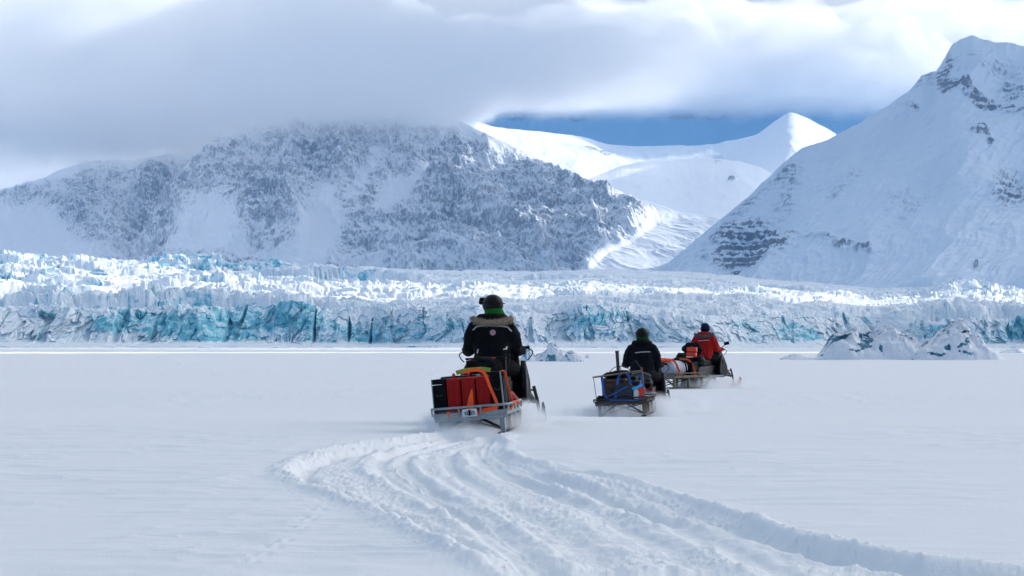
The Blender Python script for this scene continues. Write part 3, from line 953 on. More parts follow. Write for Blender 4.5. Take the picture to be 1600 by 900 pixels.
def build_banks():
    m = volume_mat("cloud_bank", (1, 1, 1), 0.0075, 0.2, (0.0045, .38, .60, .4, 618))
    m2 = volume_mat("cloud_bank_dense", (1, 1, 1), 0.0055, 0.2, (0.0035, .38, .60, .4, 1265))
    gx, gy = np.meshgrid(np.arange(-5200, 1700, 50.0), np.arange(4300, 9200, 50.0))
    n = fbm(gx / 900, gy / 900, octs=4, seed=950)
    n2 = fbm(gx / 260, gy / 260, octs=4, seed=955)
    n3 = fbm(gx / 110, gy / 110, octs=4, seed=957)
    flat = np.maximum(640, 0.1178 * gy * sstep(-800, 0, gx))
    zb = flat - 110 - 30 * sstep(-1500, -2400, gx) * sstep(6200, 6800, gy)
    xr = 0.05 * gy
    e = sstep(xr + 750, xr + 250, gx + 200 * n2 + 150 * n) * sstep(-5100, -4600, gx) * sstep(4350, 5000, gy + 200 * n) * sstep(9100, 8500, gy)
    zt = zb + e * (380 + 130 * n + 90 * n2 + 40 * n3) + 450 * np.exp(-((gx + 1150) / 380) ** 2 - ((gy - 6600) / 650) ** 2)
    o = shell_obj("summit_cloud", gx, gy, zb, zt, m, 8.0)
    tag(o, "low grey cloud resting on the summit of the central massif", "cloud", kind='structure')
    gx, gy = np.meshgrid(np.arange(-3500, 7000, 90.0), np.arange(8900, 14500, 90.0))
    n = fbm(gx / 1200, gy / 1200, octs=4, seed=970)
    n2 = fbm(gx / 300, gy / 300, octs=4, seed=975)
    zb = 1190 + 0 * n
    e = sstep(9950, 11000, gy + 300 * n2 + 250 * n) * sstep(-3400, -2900, gx) * sstep(6900, 6000, gx) * sstep(14400, 13800, gy)
    zt = zb + e * (640 + 220 * n + 120 * n2)
    o = shell_obj("plateau_cloud", gx, gy, zb, zt, m2, 8.0)
    tag(o, "flat-bottomed pale cloud bank above the far plateau", "cloud", kind='structure')


def build_haze():
    m = volume_mat("haze", (0.20, 0.49, 0.93), 4.4e-5)
    bm = bmesh.new()
    bmesh.ops.create_cube(bm, size=1.0)
    for v in bm.verts:
        v.co = Vector((v.co.x * 28000, v.co.y * 28000 + 1500, 600 + v.co.z * 1330))
    me = bpy.data.meshes.new("haze"); bm.to_mesh(me); bm.free()
    me.materials.append(m)
    o = bpy.data.objects.new("haze", me); COL.objects.link(o)
    tag(o, kind='stuff')


build_deck()
build_valley_patch(bpy.data.materials['overhead_shade_cloud'])
build_banks()
build_haze()
# ------------------------------------------------------------------ ice frozen into the fjord
def berg_mat():
    m, t, b = new_mat("berg_ice")
    geo = nd(t, 'ShaderNodeNewGeometry')
    pos = geo.outputs['Position']
    sep = nd(t, 'ShaderNodeSeparateXYZ'); t.links.new(geo.outputs['Normal'], sep.inputs[0])
    at = nd(t, 'ShaderNodeAttribute', attribute_name='ice')
    n1 = noise_n(t, pos, 1.3, 5, 0.62)
    s = math_n(t, 'ADD', sep.outputs[2], math_n(t, 'MULTIPLY', math_n(t, 'SUBTRACT', n1, 0.5), 0.9))
    s = math_n(t, 'SUBTRACT', s, math_n(t, 'MULTIPLY', at.outputs['Fac'], 1.4))
    snowf = mapr(t, s, -0.22, 0.0, 0.0, 1.0)
    icec = ramp_n(t, n1, [(0.35, (0.03, 0.09, 0.14)), (0.5, (0.07, 0.24, 0.34)), (0.7, (0.28, 0.55, 0.66))], 'LINEAR')
    col = mixc(t, snowf, icec, (0.78, 0.80, 0.84))
    t.links.new(col, b.inputs['Base Color'])
    b.inputs['Roughness'].default_value = 0.5
    bp = nd(t, 'ShaderNodeBump'); bp.inputs['Strength'].default_value = 0.5; bp.inputs['Distance'].default_value = 0.15
    t.links.new(noise_n(t, pos, 4.0, 4, 0.6), bp.inputs['Height']); t.links.new(bp.outputs[0], b.inputs['Normal'])
    return m


M_BERG = berg_mat()


def berg(name, d, sil, base_py, depth, seed, label, cat, ice_spots=(), rough=0.35, group=None):
    """lump of ice: silhouette heights along its width, rounded and broken in depth"""
    x0, x1 = sil[0][0], sil[-1][0]
    n, r = 200, 90
    px = np.linspace(x0, x1, n)
    hpx = np.interp(px, [a for a, b in sil], [base_py - b for a, b in sil])
    sc = d / F_PX
    U, V = np.meshgrid(np.linspace(0, 1, n), np.linspace(-1, 1, r))
    H = np.interp(U, np.linspace(0, 1, n), hpx) * sc
    hm = H.max()
    X = ((x0 + (x1 - x0) * U) - 800) * sc
    Y = d + V * depth * (0.55 + 0.45 * np.sin(np.pi * np.clip(U, 0, 1)) ** .5)
    X = X + 0.12 * depth * fbm(V * 2 + seed, U * 3, octs=2, seed=seed)
    prof = np.clip(1 - np.abs(V + 0.25 * fbm(U * 4, V * 0, octs=2, seed=seed + 2)) ** 1.7, 0, 1) ** .75
    f = fbm(X / (hm * .5), Y / (hm * .5), octs=5, seed=seed + 3, rough=.6, ridged=True)
    c1, c2, cv, _ = voro(X / (hm * .35) + .5 * f, Y / (hm * .35), seed + 6)
    Z = H * prof * (1 + 0.10 * f * rough / .35) + rough * hm * 0.30 * (cv - .5) * prof * np.clip(H / hm, 0, 1)
    Z = np.where((V <= -0.999) | (V >= 0.999) | (U <= 0.001) | (U >= 0.999), -0.3, Z + 0.01)
    Y = Y - 0.25 * hm * f * prof
    PXv = x0 + (x1 - x0) * U
    PYv = base_py - Z / sc
    wv = fbm(X * 3, Z * 3, octs=4, seed=seed + 60, rough=.65)
    wv2 = fbm(X * 3 + 9, Z * 3, octs=4, seed=seed + 61, rough=.65)
    ice = zones(PXv + 6 * wv, PYv + 4 * wv2, ice_spots) if ice_spots else 0 * U
    Y = Y + 0.10 * hm * ice
    ice = ice * (V < 0.3) + 0.12 * sstep(.2, .6, fbm(X / (hm * .25), Z / (hm * .12), octs=3, seed=seed + 9))
    o = grid_obj(name, X, Y, Z, M_BERG, {'ice': ice}, smooth=True)
    tag(o, label, cat, group)
    return o


berg("iceberg", 171, [(1272, 560), (1278, 552), (1284, 545), (1292, 532), (1302, 524), (1312, 519), (1335, 517), (1352, 521), (1375, 516), (1392, 515), (1408, 521), (1425, 529), (1440, 541), (1455, 556), (1462, 561)],
     562, 4.0, 11, "wide snow-covered iceberg with a cyan ice hollow, left of the pointed one", "iceberg",
     [(1340, 537, 9, 12, 20, .9), (1352, 528, 5, 9, 30, .8), (1303, 530, 10, 5, -35, .9), (1325, 548, 8, 2.2, 10, .9), (1366, 547, 3.5, 7, -25, .9), (1281, 555, 5, 5, 0, .6)], rough=.5)
berg("iceberg", 169, [(1418, 562), (1432, 545), (1448, 533), (1462, 522), (1480, 511), (1494, 503), (1503, 504), (1513, 511), (1522, 520), (1530, 528), (1540, 538), (1550, 550), (1557, 561)],
     562, 4.2, 23, "pointed snow-streaked iceberg, the highest one on the plain", "iceberg",
     [(1503, 519, 11, 1.8, -12, .9), (1500, 534, 9, 3, -38, .9), (1484, 541, 8, 2.5, -30, .8), (1465, 545, 4, 5, 0, .9), (1450, 554, 12, 2.2, 5, .9), (1545, 542, 10, 4.5, 42, .9), (1472, 521, 3, 3, 0, .7), (1494, 551, 16, 1.8, 10, .6)], rough=.5)
berg("ice_mound", 172, [(1219, 562), (1230, 558), (1243, 554), (1256, 559), (1266, 560), (1274, 562)], 563, 1.6, 31,
     "low snowy ice mound at the left foot of the big icebergs", "ice mound", rough=.2)
berg("ice_block", 150, [(811, 566), (815, 552), (820, 545), (824, 539), (828, 541), (831, 549), (835, 558), (839, 566)], 566, .7, 41,
     "dark-streaked upright ice block right behind the nearest rider's elbow", "ice block", [(819, 553, 3, 8, 20, .7), (827, 548, 2, 8, -15, .8), (824, 560, 5, 3, 0, .5)])
berg("ice_block", 151, [(832, 566), (838, 555), (848, 552), (853, 548), (855, 539), (862, 538), (870, 542), (872, 548), (882, 550), (886, 560), (890, 566)], 566, .9, 47,
     "broad ice block with a square knob on top", "ice block", [(858, 561, 6, 3.5, -10, .9), (861, 544, 3, 1.2, 10, .6), (843, 565, 4, 1, 0, .6)])
berg("ice_block", 149, [(876, 566), (882, 556), (888, 549), (896, 549), (902, 556), (907, 560), (911, 565)], 565.5, .7, 53,
     "low rounded ice block on the right end of the small cluster", "ice block", [(890, 552, 4, 1.2, 5, .8), (886, 557, 4, 1.4, 30, .8), (893, 562, 6, 1.1, 10, .7)])
berg("ice_block", 190, [(914, 561), (917, 556), (920, 558), (923, 561)], 561.5, .4, 59, "tiny ice chunk alone on the plain right of the small cluster", "ice block", rough=.2)
berg("ice_mound", 330, [(1562, 551), (1572, 547), (1585, 543), (1596, 546), (1612, 551)], 551.5, 3, 61, "faint snowy mound at the right edge before the ice cliff", "ice mound", rough=.2)
# ------------------------------------------------------------------ materials for things
def simple_mat(name, col, rough=0.6, metal=0.0, var=0.25, scale=20.0, bump=0.0, bscale=60.0, spec=0.4, snow=0.0):
    """painted / woven / metal surface with uneven tone, and thin driven snow on what faces up when asked"""
    m, t, b = new_mat(name)
    tc = nd(t, 'ShaderNodeTexCoord')
    pos = tc.outputs['Object']
    n = noise_n(t, pos, scale, 4, 0.6)
    k = mapr(t, n, 0.3, 0.7, 1 - var, 1 + var * 0.6, smooth=False)
    sc = nd(t, 'ShaderNodeVectorMath', operation='SCALE'); sc.inputs[0].default_value = col
    t.links.new(k, sc.inputs['Scale'])
    c = sc.outputs[0]
    if snow:
        geo = nd(t, 'ShaderNodeNewGeometry'); sep = nd(t, 'ShaderNodeSeparateXYZ'); t.links.new(geo.outputs['Normal'], sep.inputs[0])
        f = math_n(t, 'ADD', sep.outputs[2], math_n(t, 'MULTIPLY', math_n(t, 'SUBTRACT', noise_n(t, pos, 28, 4, .65), .5), .9))
        f = mapr(t, f, 1.15 - snow, 1.5 - snow, 0, .9)
        c = mixc(t, f, c, (.8, .83, .87))
    t.links.new(c, b.inputs['Base Color'])
    t.links.new(mapr(t, n, 0.3, 0.7, max(rough - .12, .05), min(rough + .12, 1)), b.inputs['Roughness'])
    b.inputs['Metallic'].default_value = metal
    b.inputs['Specular IOR Level'].default_value = spec
    if bump:
        bp = nd(t, 'ShaderNodeBump'); bp.inputs['Strength'].default_value = .6; bp.inputs['Distance'].default_value = bump
        t.links.new(noise_n(t, pos, bscale, 3, .6), bp.inputs['Height']); t.links.new(bp.outputs[0], b.inputs['Normal'])
    return m


MT = {
    'black_cloth': simple_mat("black_suit_cloth", (.0035, .0038, .005), .9, bump=.012, bscale=14, spec=.12),
    'navy_cloth': simple_mat("dark_suit_cloth", (.004, .005, .008), .9, bump=.012, bscale=14, spec=.12),
    'red_cloth': simple_mat("red_suit_cloth", (.36, .008, .006), .85, bump=.012, bscale=14, spec=.15),
    'green': simple_mat("green_fleece", (.012, .13, .018), .9, spec=.1, bump=.004),
    'darkgreen': simple_mat("dark_green_fleece", (.007, .05, .012), .9, spec=.1, bump=.004),
    'fur': simple_mat("beige_fur", (.34, .26, .19), .95, var=.5, scale=60, spec=.05),
    'greyfur': simple_mat("grey_fur", (.13, .125, .13), .95, var=.5, scale=60, spec=.05),
    'reflect': simple_mat("grey_reflective_band", (.42, .44, .47), .35, var=.1),
    'helmet': simple_mat("black_helmet_shell", (.003, .003, .0035), .45, var=.1, spec=.18),
    'bluehelmet': simple_mat("dark_blue_knit", (.008, .012, .045), .85, var=.3, spec=.1),
    'skin': simple_mat("skin", (.45, .26, .19), .55, var=.1),
    'boot': simple_mat("boot_rubber", (.005, .005, .005), .7, snow=.15, spec=.1),
    'plastic': simple_mat("black_plastic", (.004, .004, .005), .6, var=.2, spec=.14),
    'rubber': simple_mat("black_rubber", (.006, .006, .007), .8, snow=.08, spec=.1),
    'seat': simple_mat("seat_vinyl", (.004, .004, .004), .6, spec=.15),
    'greyplastic': simple_mat("grey_panel", (.09, .095, .105), .45, var=.15),
    'alu': simple_mat("weathered_aluminium", (.27, .30, .31), .5, metal=.4, var=.25, snow=.15),
    'steel': simple_mat("dark_steel", (.02, .021, .024), .6, metal=.2, snow=.05),
    'wood': simple_mat("grey_timber", (.16, .125, .09), .8, var=.4, scale=8, bump=.003, snow=.15),
    'darkwood': simple_mat("dark_timber", (.055, .042, .034), .8, var=.4, scale=8, bump=.003, snow=.12),
    'redcan': simple_mat("red_plastic", (.30, .006, .004), .5, var=.25, scale=9, spec=.15),
    'black': simple_mat("matt_black", (.003, .003, .0035), .7, var=.2, spec=.12),
    'orange': simple_mat("orange_webbing", (.90, .085, .006), .6, var=.2, bump=.002),
    'redorange': simple_mat("orange_fuel_plastic", (.72, .055, .012), .45, var=.15),
    'blue': simple_mat("blue_webbing", (.012, .09, .38), .6, var=.25),
    'ltblue': simple_mat("pale_blue_cloth", (.05, .32, .62), .7, var=.2),
    'yellow': simple_mat("yellow_green_strap", (.42, .46, .05), .6, var=.3),
    'white': simple_mat("white_plastic", (.62, .62, .60), .5, var=.15),
    'drum': simple_mat("grey_white_drum", (.38, .40, .46), .5, var=.3, scale=7),
    'darkblue': simple_mat("dark_tarpaulin", (.012, .018, .032), .6, bump=.02, bscale=9),
    'brown': simple_mat("brown_canvas", (.07, .035, .022), .8, bump=.01),
    'pink': simple_mat("pale_pink_print", (.72, .38, .42), .6, var=.05),
    'plate': simple_mat("pale_plate", (.55, .57, .58), .5, var=.2, scale=30),
    'redski': simple_mat("red_ski", (.50, .02, .015), .4, snow=.1),
    'lamp': simple_mat("red_lens", (.35, .01, .01), .25),
}
_g = bpy.data.materials.new("smoked_windshield"); _g.use_nodes = True
_b = _g.node_tree.nodes['Principled BSDF']
_b.inputs['Base Color'].default_value = (.04, .045, .05, 1); _b.inputs['Roughness'].default_value = .08
_b.inputs['Alpha'].default_value = .75
MT['glass'] = _g


# ------------------------------------------------------------------ shape helpers
class MB:
    def __init__(self):
        self.bm = bmesh.new()

    def box(self, c, s, rot=(0, 0, 0), bev=0.0, taper=None):
        bm = bmesh.new()
        bmesh.ops.create_cube(bm, size=1.0)
        for v in bm.verts:
            v.co = Vector((v.co.x * s[0], v.co.y * s[1], v.co.z * s[2]))
            if taper and v.co.z > 0:
                v.co.x *= taper[0]; v.co.y *= taper[1]
        if bev:
            bmesh.ops.bevel(bm, geom=list(bm.edges), offset=bev, segments=2, profile=.6, affect='EDGES')
        self._add(bm, c, rot)
        return self

    def _add(self, bm, c, rot=(0, 0, 0)):
        from mathutils import Euler
        M = Matrix.Translation(Vector(c)) @ Euler(rot).to_matrix().to_4x4()
        bm.transform(M)
        me = bpy.data.meshes.new('tmp'); bm.to_mesh(me); bm.free()
        self.bm.from_mesh(me); bpy.data.meshes.remove(me)

    def tube(self, pts, r, n=8, closed=False, flat=None):
        """round (or flattened: flat=(width, thickness)) bar along points"""
        pts = [Vector(p) for p in pts]
        rings = []
        N = len(pts)
        prev = None
        for i, p in enumerate(pts):
            a = pts[(i - 1) % N] if (closed or i > 0) else p
            b = pts[(i + 1) % N] if (closed or i < N - 1) else p
            d = (b - a).normalized()
            if prev is None:
                up = Vector((0, 0, 1)) if abs(d.z) < .9 else Vector((0, 1, 0))
                u = d.cross(up).normalized()
            else:
                u = (prev - d * prev.dot(d)).normalized()
            prev = u
            w = d.cross(u).normalized()
            rr = r[i] if isinstance(r, (list, tuple)) else r
            ring = []
            for k in range(n):
                t = 2 * math.pi * k / n
                if flat:
                    q = u * (math.cos(t) * flat[0] / 2 * 1.2) + w * (math.sin(t) * flat[1] / 2)
                else:
                    q = u * (math.cos(t) * rr) + w * (math.sin(t) * rr)
                ring.append(self.bm.verts.new(p + q))
            rings.append(ring)
        M = N if closed else N - 1
        for i in range(M):
            A, B = rings[i], rings[(i + 1) % N]
            for k in range(n):
                self.bm.faces.new((A[k], A[(k + 1) % n], B[(k + 1) % n], B[k]))
        if not closed:
            self.bm.faces.new(rings[0][::-1]); self.bm.faces.new(rings[-1])
        return self

    def ell(self, c, r, rot=(0, 0, 0), seg=20, noise=0.0, seed=0):
        bm = bmesh.new()
        bmesh.ops.create_uvsphere(bm, u_segments=seg, v_segments=max(8, seg * 2 // 3), radius=1)
        for v in bm.verts:
            k = 1.0
            if noise:
                q = v.co
                k = 1 + noise * float(fbm(np.array([q.x * 2.2 + seed]), np.array([q.y * 2.2]), np.array([q.z * 2.2]), 3, seed)[0])
            v.co = Vector((v.co.x * r[0] * k, v.co.y * r[1] * k, v.co.z * r[2] * k))
        self._add(bm, c, rot)
        return self

    def prism(self, prof, x0, x1, bev=0.0, taper=None, loc=(0, 0, 0), rot=(0, 0, 0)):
        """side outline (y, z) swept along x"""
        bm = bmesh.new()
        a = [bm.verts.new((x0, y, z)) for y, z in prof]
        b = [bm.verts.new((x1, y, z)) for y, z in prof]
        n = len(prof)
        bm.faces.new(a[::-1]); bm.faces.new(b)
        for i in range(n):
            bm.faces.new((a[i], a[(i + 1) % n], b[(i + 1) % n], b[i]))
        bmesh.ops.recalc_face_normals(bm, faces=bm.faces)
        if taper:
            for v in bm.verts:
                v.co.x *= taper(v.co.y, v.co.z)
        if bev:
            bmesh.ops.bevel(bm, geom=list(bm.edges), offset=bev, segments=3, profile=.6, affect='EDGES', clamp_overlap=True)
        self._add(bm, loc, rot)
        return self

    def lathe(self, prof, n=24, loc=(0, 0, 0), rot=(0, 0, 0)):
        bm = bmesh.new()
        rings = [[bm.verts.new((r * math.cos(2 * math.pi * k / n), r * math.sin(2 * math.pi * k / n), z)) for k in range(n)] for r, z in prof]
        for A, B in zip(rings[:-1], rings[1:]):
            for k in range(n):
                bm.faces.new((A[k], A[(k + 1) % n], B[(k + 1) % n], B[k]))
        bm.faces.new(rings[0][::-1]); bm.faces.new(rings[-1])
        self._add(bm, loc, rot)
        return self

    def build(self, name, m, parent=None, smooth=30):
        bmesh.ops.recalc_face_normals(self.bm, faces=self.bm.faces)
        me = bpy.data.meshes.new(name); self.bm.to_mesh(me); self.bm.free()
        if smooth:
            me.shade_smooth()
            me.set_sharp_from_angle(angle=R(smooth + 8))
        me.materials.append(MT[m] if isinstance(m, str) else m)
        o = bpy.data.objects.new(name, me); COL.objects.link(o)
        if parent: o.parent = parent
        return o


def empty(name, loc=(0, 0, 0), rot=(0, 0, 0), **kw):
    o = bpy.data.objects.new(name, None); COL.objects.link(o)
    o.location = loc; o.rotation_euler = rot
    o.empty_display_size = .2
    tag(o, **kw)
    return o


def smooth_path(pts, n=6):
    return [Vector(p) for p in spline(pts, n)]


def capsule_body(name, caps, m, parent, voxel=0.02, smooth_it=8, fold=0.0, fseed=0, fscale=9.0, squash=None):
    """one continuous surface grown over tapering limbs (list of point chains with radii), then gently creased"""
    bm = bmesh.new()
    for pts, rad in caps:
        for (a, b, ra, rb) in zip(pts[:-1], pts[1:], rad[:-1], rad[1:]):
            a, b = Vector(a), Vector(b)
            L = (b - a).length
            steps = max(2, int(L / 0.025))
            for s_ in range(steps + 1):
                t = s_ / steps
                ta = ra if isinstance(ra, tuple) else (ra,) * 3
                tb = rb if isinstance(rb, tuple) else (rb,) * 3
                rr = tuple(u_ + (v_ - u_) * t for u_, v_ in zip(ta, tb))
                mt = Matrix.Translation(a.lerp(b, t)) @ Matrix.Diagonal((rr[0], rr[1], rr[2], 1))
                bmesh.ops.create_icosphere(bm, subdivisions=2, radius=1.0, matrix=mt)
    me = bpy.data.meshes.new('tmp'); bm.to_mesh(me); bm.free()
    o = bpy.data.objects.new('tmp', me); COL.objects.link(o)
    r_ = o.modifiers.new('r', 'REMESH'); r_.mode = 'VOXEL'; r_.voxel_size = voxel; r_.adaptivity = 0
    s_ = o.modifiers.new('s', 'SMOOTH'); s_.iterations = smooth_it; s_.factor = .5
    dg = bpy.context.evaluated_depsgraph_get(); dg.update()
    me2 = bpy.data.meshes.new_from_object(o.evaluated_get(dg))
    bpy.data.objects.remove(o); bpy.data.meshes.remove(me)
    n = len(me2.vertices)
    co = np.empty(n * 3, np.float32); me2.vertices.foreach_get('co', co); co = co.reshape(-1, 3).astype(float)
    no = np.empty(n * 3, np.float32); me2.vertices.foreach_get('normal', no); no = no.reshape(-1, 3)
    if fold:
        f = fbm(co[:, 0] * fscale, co[:, 1] * fscale, co[:, 2] * fscale * 1.7, 3, 70 + fseed, ridged=True)
        co = co + no * (f[:, None] * fold)
    me2.vertices.foreach_set('co', co.astype(np.float32).ravel())
    me2.name = name
    me2.materials.clear(); me2.materials.append(MT[m])
    me2.shade_smooth()
    me2.update()
    o2 = bpy.data.objects.new(name, me2); COL.objects.link(o2)
    o2.parent = parent
    return o2


def drape(obj_, pts, off=0.004, dirn=(0, 1, 0), start=-2.0):
    """drop points (x, z) from behind onto a mesh"""
    from mathutils.bvhtree import BVHTree
    me = obj_.data
    bvh = BVHTree.FromPolygons([v.co[:] for v in me.vertices], [p.vertices[:] for p in me.polygons])
    out = []
    for x, z in pts:
        h, nrm, i, d = bvh.ray_cast(Vector((x, start, z)), Vector(dirn))
        if h is None:
            h2, nn, i, d = bvh.find_nearest(Vector((x, -.2, z)))
            h = h2
        out.append(h - Vector(dirn) * off)
    return out


def strip_on(obj_, name, path, width, m, parent, n=30):
    p = np.array(path, float)
    s = np.linspace(0, len(p) - 1, n)
    xs = np.interp(s, range(len(p)), p[:, 0]); zs = np.interp(s, range(len(p)), p[:, 1])
    tx = np.gradient(xs); tz = np.gradient(zs); L = np.hypot(tx, tz); nx, nz = -tz / L, tx / L
    bm = bmesh.new()
    rows = []
    for k in (-.5, 0, .5):
        rows.append([bm.verts.new(v) for v in drape(obj_, list(zip(xs + nx * width * k, zs + nz * width * k)), .006)])
    for A, B in zip(rows[:-1], rows[1:]):
        for i in range(n - 1):
            bm.faces.new((A[i], A[i + 1], B[i + 1], B[i]))
    bmesh.ops.recalc_face_normals(bm, faces=bm.faces)
    me = bpy.data.meshes.new(name); bm.to_mesh(me); bm.free()
    me.shade_smooth(); me.materials.append(MT[m])
    o = bpy.data.objects.new(name, me); COL.objects.link(o); o.parent = parent
    md = o.modifiers.new('t', 'SOLIDIFY'); md.thickness = .004; md.offset = 0
    return o


def fur_collar(parent, m, cx=0, z0=1.415, w=.25, name='fur_collar', seed=3, sag=.06, back=-.15, thick=.034):
    """thick ruff around the back of the hood, made of many small tufts on a soft roll"""
    rnd = random.Random(seed)
    path = []
    for k in range(25):
        a = math.pi * (k / 24) 
        x = cx - w * math.cos(a); y = -.02 + back * math.sin(a) + .04 * 0
        z = z0 + .045 - sag * math.sin(a) ** 1.3
        path.append((x, y, z))
    mb = MB().tube(path, [thick * (0.5 + .5 * math.sin(math.pi * min(max(k / 24, .06), .94)) ** .5) for k in range(25)], 10)
    bm = mb.bm
    for _ in range(1500):
        k = rnd.random() * 23.99; i = int(k); f = k - i
        c = Vector(path[i]).lerp(Vector(path[i + 1]), f)
        a = rnd.random() * 2 * math.pi
        t = (Vector(path[i + 1]) - Vector(path[i])).normalized()
        u = t.cross(Vector((0, 0, 1))).normalized(); v = t.cross(u)
        d = (u * math.cos(a) + v * math.sin(a) + t * rnd.uniform(-.5, .5)).normalized()
        L = rnd.uniform(.015, .04)
        b0 = c + d * thick * .55
        s = t * .0045
        q = [bm.verts.new(b0 - s), bm.verts.new(b0 + s), bm.verts.new(b0 + d * (thick * .5 + L) + Vector((0, 0, -.008)))]
        bm.faces.new(q)
    me = bpy.data.meshes.new(name); bm.to_mesh(me); bm.free()
    me.materials.append(MT[m]); me.shade_smooth()
    o = bpy.data.objects.new(name, me); COL.objects.link(o); o.parent = parent
    return o


def person(loc, yaw, label, suit, neck, headgear='helmet', fur=None, lean=0.0, head_yaw=0.0, trousers=None, emblem=False,
           band=True, hood=False, roll=0.0, goggles=True, bulk=1.0, sink=0.0, legs=1.0):
    p = empty('person', loc, (0, roll, -yaw), label=label, cat='person', group=None)
    S = {}
    hip = .80; sh = 1.345
    ly = lean
    def L(x, y, z): return (x, y + ly * max(0, (z - hip)) , z)
    # body: one continuous figure
    body = []
    body.append(([L(0, 0, .84), L(0, .01, 1.08), L(0, .02, 1.30), L(0, .04, 1.42), L(0, .055, 1.50)], [.14, .145, .15, .075, .06]))
    body.append(([L(0, .065, 1.585)] * 2, [(.078, .10, .125)] * 2))
    body.append(([L(0, .165, 1.575), L(0, .175, 1.56)], [.016, .018]))
    for sx in (-1, 1):
        body.append(([L(sx * .18, .02, 1.34), (sx * .30, .20, 1.07), (sx * .36, .47, 1.03)], [.055, .045, .03]))
        body.append(([(sx * .10, 0, .84), (sx * .33, .42, .70), (sx * .31, .30, .34)], [.085, .065, .045]))
        body.append(([(sx * .31, .30, .34), (sx * .31, .46, .31)], [.045, .035]))
        body.append(([L(sx * .078, .065, 1.585), L(sx * .088, .06, 1.58)], [.02, .016]))
    capsule_body('body', body, 'skin', p, .018, 3)
    # jacket
    B = bulk
    jk = []
    jk.append(([L(0, -.02, .80), L(0, -.01, .95), L(0, 0, 1.12), L(0, .0, 1.28), L(0, .01, 1.36)],
               [(.215 * B, .19, .10), (.225 * B, .19, .12), (.235 * B, .185, .12), (.235 * B, .165, .11), (.16 * B, .12, .075)]))
    jk.append(([L(-.17, 0, 1.34), L(0, .0, 1.365), L(.17, 0, 1.34)], [.100 * B, .105, .100 * B]))
    jk.append(([L(0, .02, 1.38), L(0, .03, 1.45)], [.115, .095]))
    for sx in (-1, 1):
        jk.append(([L(sx * .205, .0, 1.32), L(sx * .27, .03, 1.20), (sx * .300, .13, 1.05), (sx * .335, .30, 1.02), (sx * .36, .42, 1.02)],
                   [.098 * B, .095 * B, .088, .074, .062]))
    j = capsule_body('jacket', jk, suit, p, .017, 6, fold=.015, fseed=int(loc[0] * 7) % 50)
    # trousers
    tr = [([(0, -.02, .80), (0, .02, .83)], [(.20, .20, .13)] * 2)]
    for sx in (-1, 1):
        tr.append(([(sx * .11, 0, .82), (sx * .24, .22, .77), (sx * .345, .42, .69)], [.135, .120, .105]))
        tr.append(([(sx * .345, .42, .69), (sx * .335, .36, .52), (sx * .33, .31, .40)], [.105, .092, .080]))
    capsule_body('trousers', tr, trousers or suit, p, .018, 5, fold=.008, fseed=4)
    for sx in (-1, 1):
        bt = [([(sx * .33, .30, .46), (sx * .33, .29, .37)], [.078, .066]), ([(sx * .33, .27, .36), (sx * .335, .40, .345), (sx * .34, .50, .345)], [.055, .052, .045])]
        capsule_body('boot', bt, 'boot', p, .014, 3)
        # glove: palm, four fingers curled round the grip, thumb underneath
        g = [([(sx * .36, .41, 1.02), (sx * .365, .47, 1.035)], [(.055, .05, .045), (.05, .05, .04)])]
        for k, ln in enumerate((.95, 1.05, 1.0, .85)):
            fx = sx * (.325 + .027 * k)
            g.append(([(fx, .48, 1.06), (fx, .48 + .055 * ln, 1.055), (fx, .48 + .06 * ln, 1.01), (fx, .50, .99)], [.0165, .016, .0145, .013]))
        g.append(([(sx * .315, .45, 1.02), (sx * .30, .49, .995), (sx * .315, .515, .985)], [.02, .018, .015]))
        capsule_body('glove', g, 'black_cloth', p, .009, 2)
    # head things, turned on the neck
    H = empty('headwear', L(0, .055, 1.585), (0, 0, -head_yaw)); H.parent = p
    if headgear == 'helmet':
        mb = MB(); mb.ell((0, -.01, .035), (.132, .150, .135), seg=28)
        # lower shell round the back of the head
        h = mb.build('helmet', 'helmet', H, 60)
        mb = MB()
        mb.tube([(-.115, .10, .08), (-.137, -.02, .055), (-.12, -.10, .05), (-.06, -.148, .055), (0, -.165, .056), (.06, -.148, .055), (.12, -.10, .05), (.137, -.02, .055), (.115, .10, .08)], 0, 8, flat=(.032, .008))
        mb.build('goggle_strap', 'black_cloth', H)
        mb = MB(); mb.box((0, .150, .085), (.20, .055, .095), rot=(.35, 0, 0), bev=.022); mb.build('goggles', 'plastic', H)
        capsule_body('neck_gaiter', [([(.0, -.02, -.025), (.02, -.03, -.09)], [(.120, .138, .045), (.142, .140, .055)])], neck, H, .014, 3, fold=.004)
        o = capsule_body('neck_warmer', [([(0, -.02, -.12), (0, -.03, -.18)], [(.12, .12, .06), (.145, .125, .06)])], 'black_cloth', H, .014, 4, fold=.006)
    else:
        mb = MB(); mb.ell((0, -.005, .035), (.118, .128, .125), seg=26); mb.build('hat', 'bluehelmet', H, 60)
        mb = MB(); mb.lathe([(.121, -.045), (.127, -.03), (.127, .0), (.12, .012)], 28); mb.build('hat_cuff', 'black_cloth', H, 60)
        mb = MB(); mb.box((0, .12, .02), (.17, .05, .08), bev=.02); mb.build('goggles', 'plastic', H)
        capsule_body('neck_warmer', [([(0, -.01, -.06), (0, -.02, -.17)], [(.112, .112, .06), (.145, .13, .06)])], neck, H, .014, 4, fold=.006)
    # hood lying on the shoulders
    capsule_body('hood', [([L(-.14, -.01, 1.44), L(-.06, -.085, 1.445), L(.06, -.085, 1.445), L(.14, -.01, 1.44)], [(.07, .08, .062)] * 4)], 'black_cloth' if suit != 'red_cloth' else suit, p, .014, 5, fold=.006)
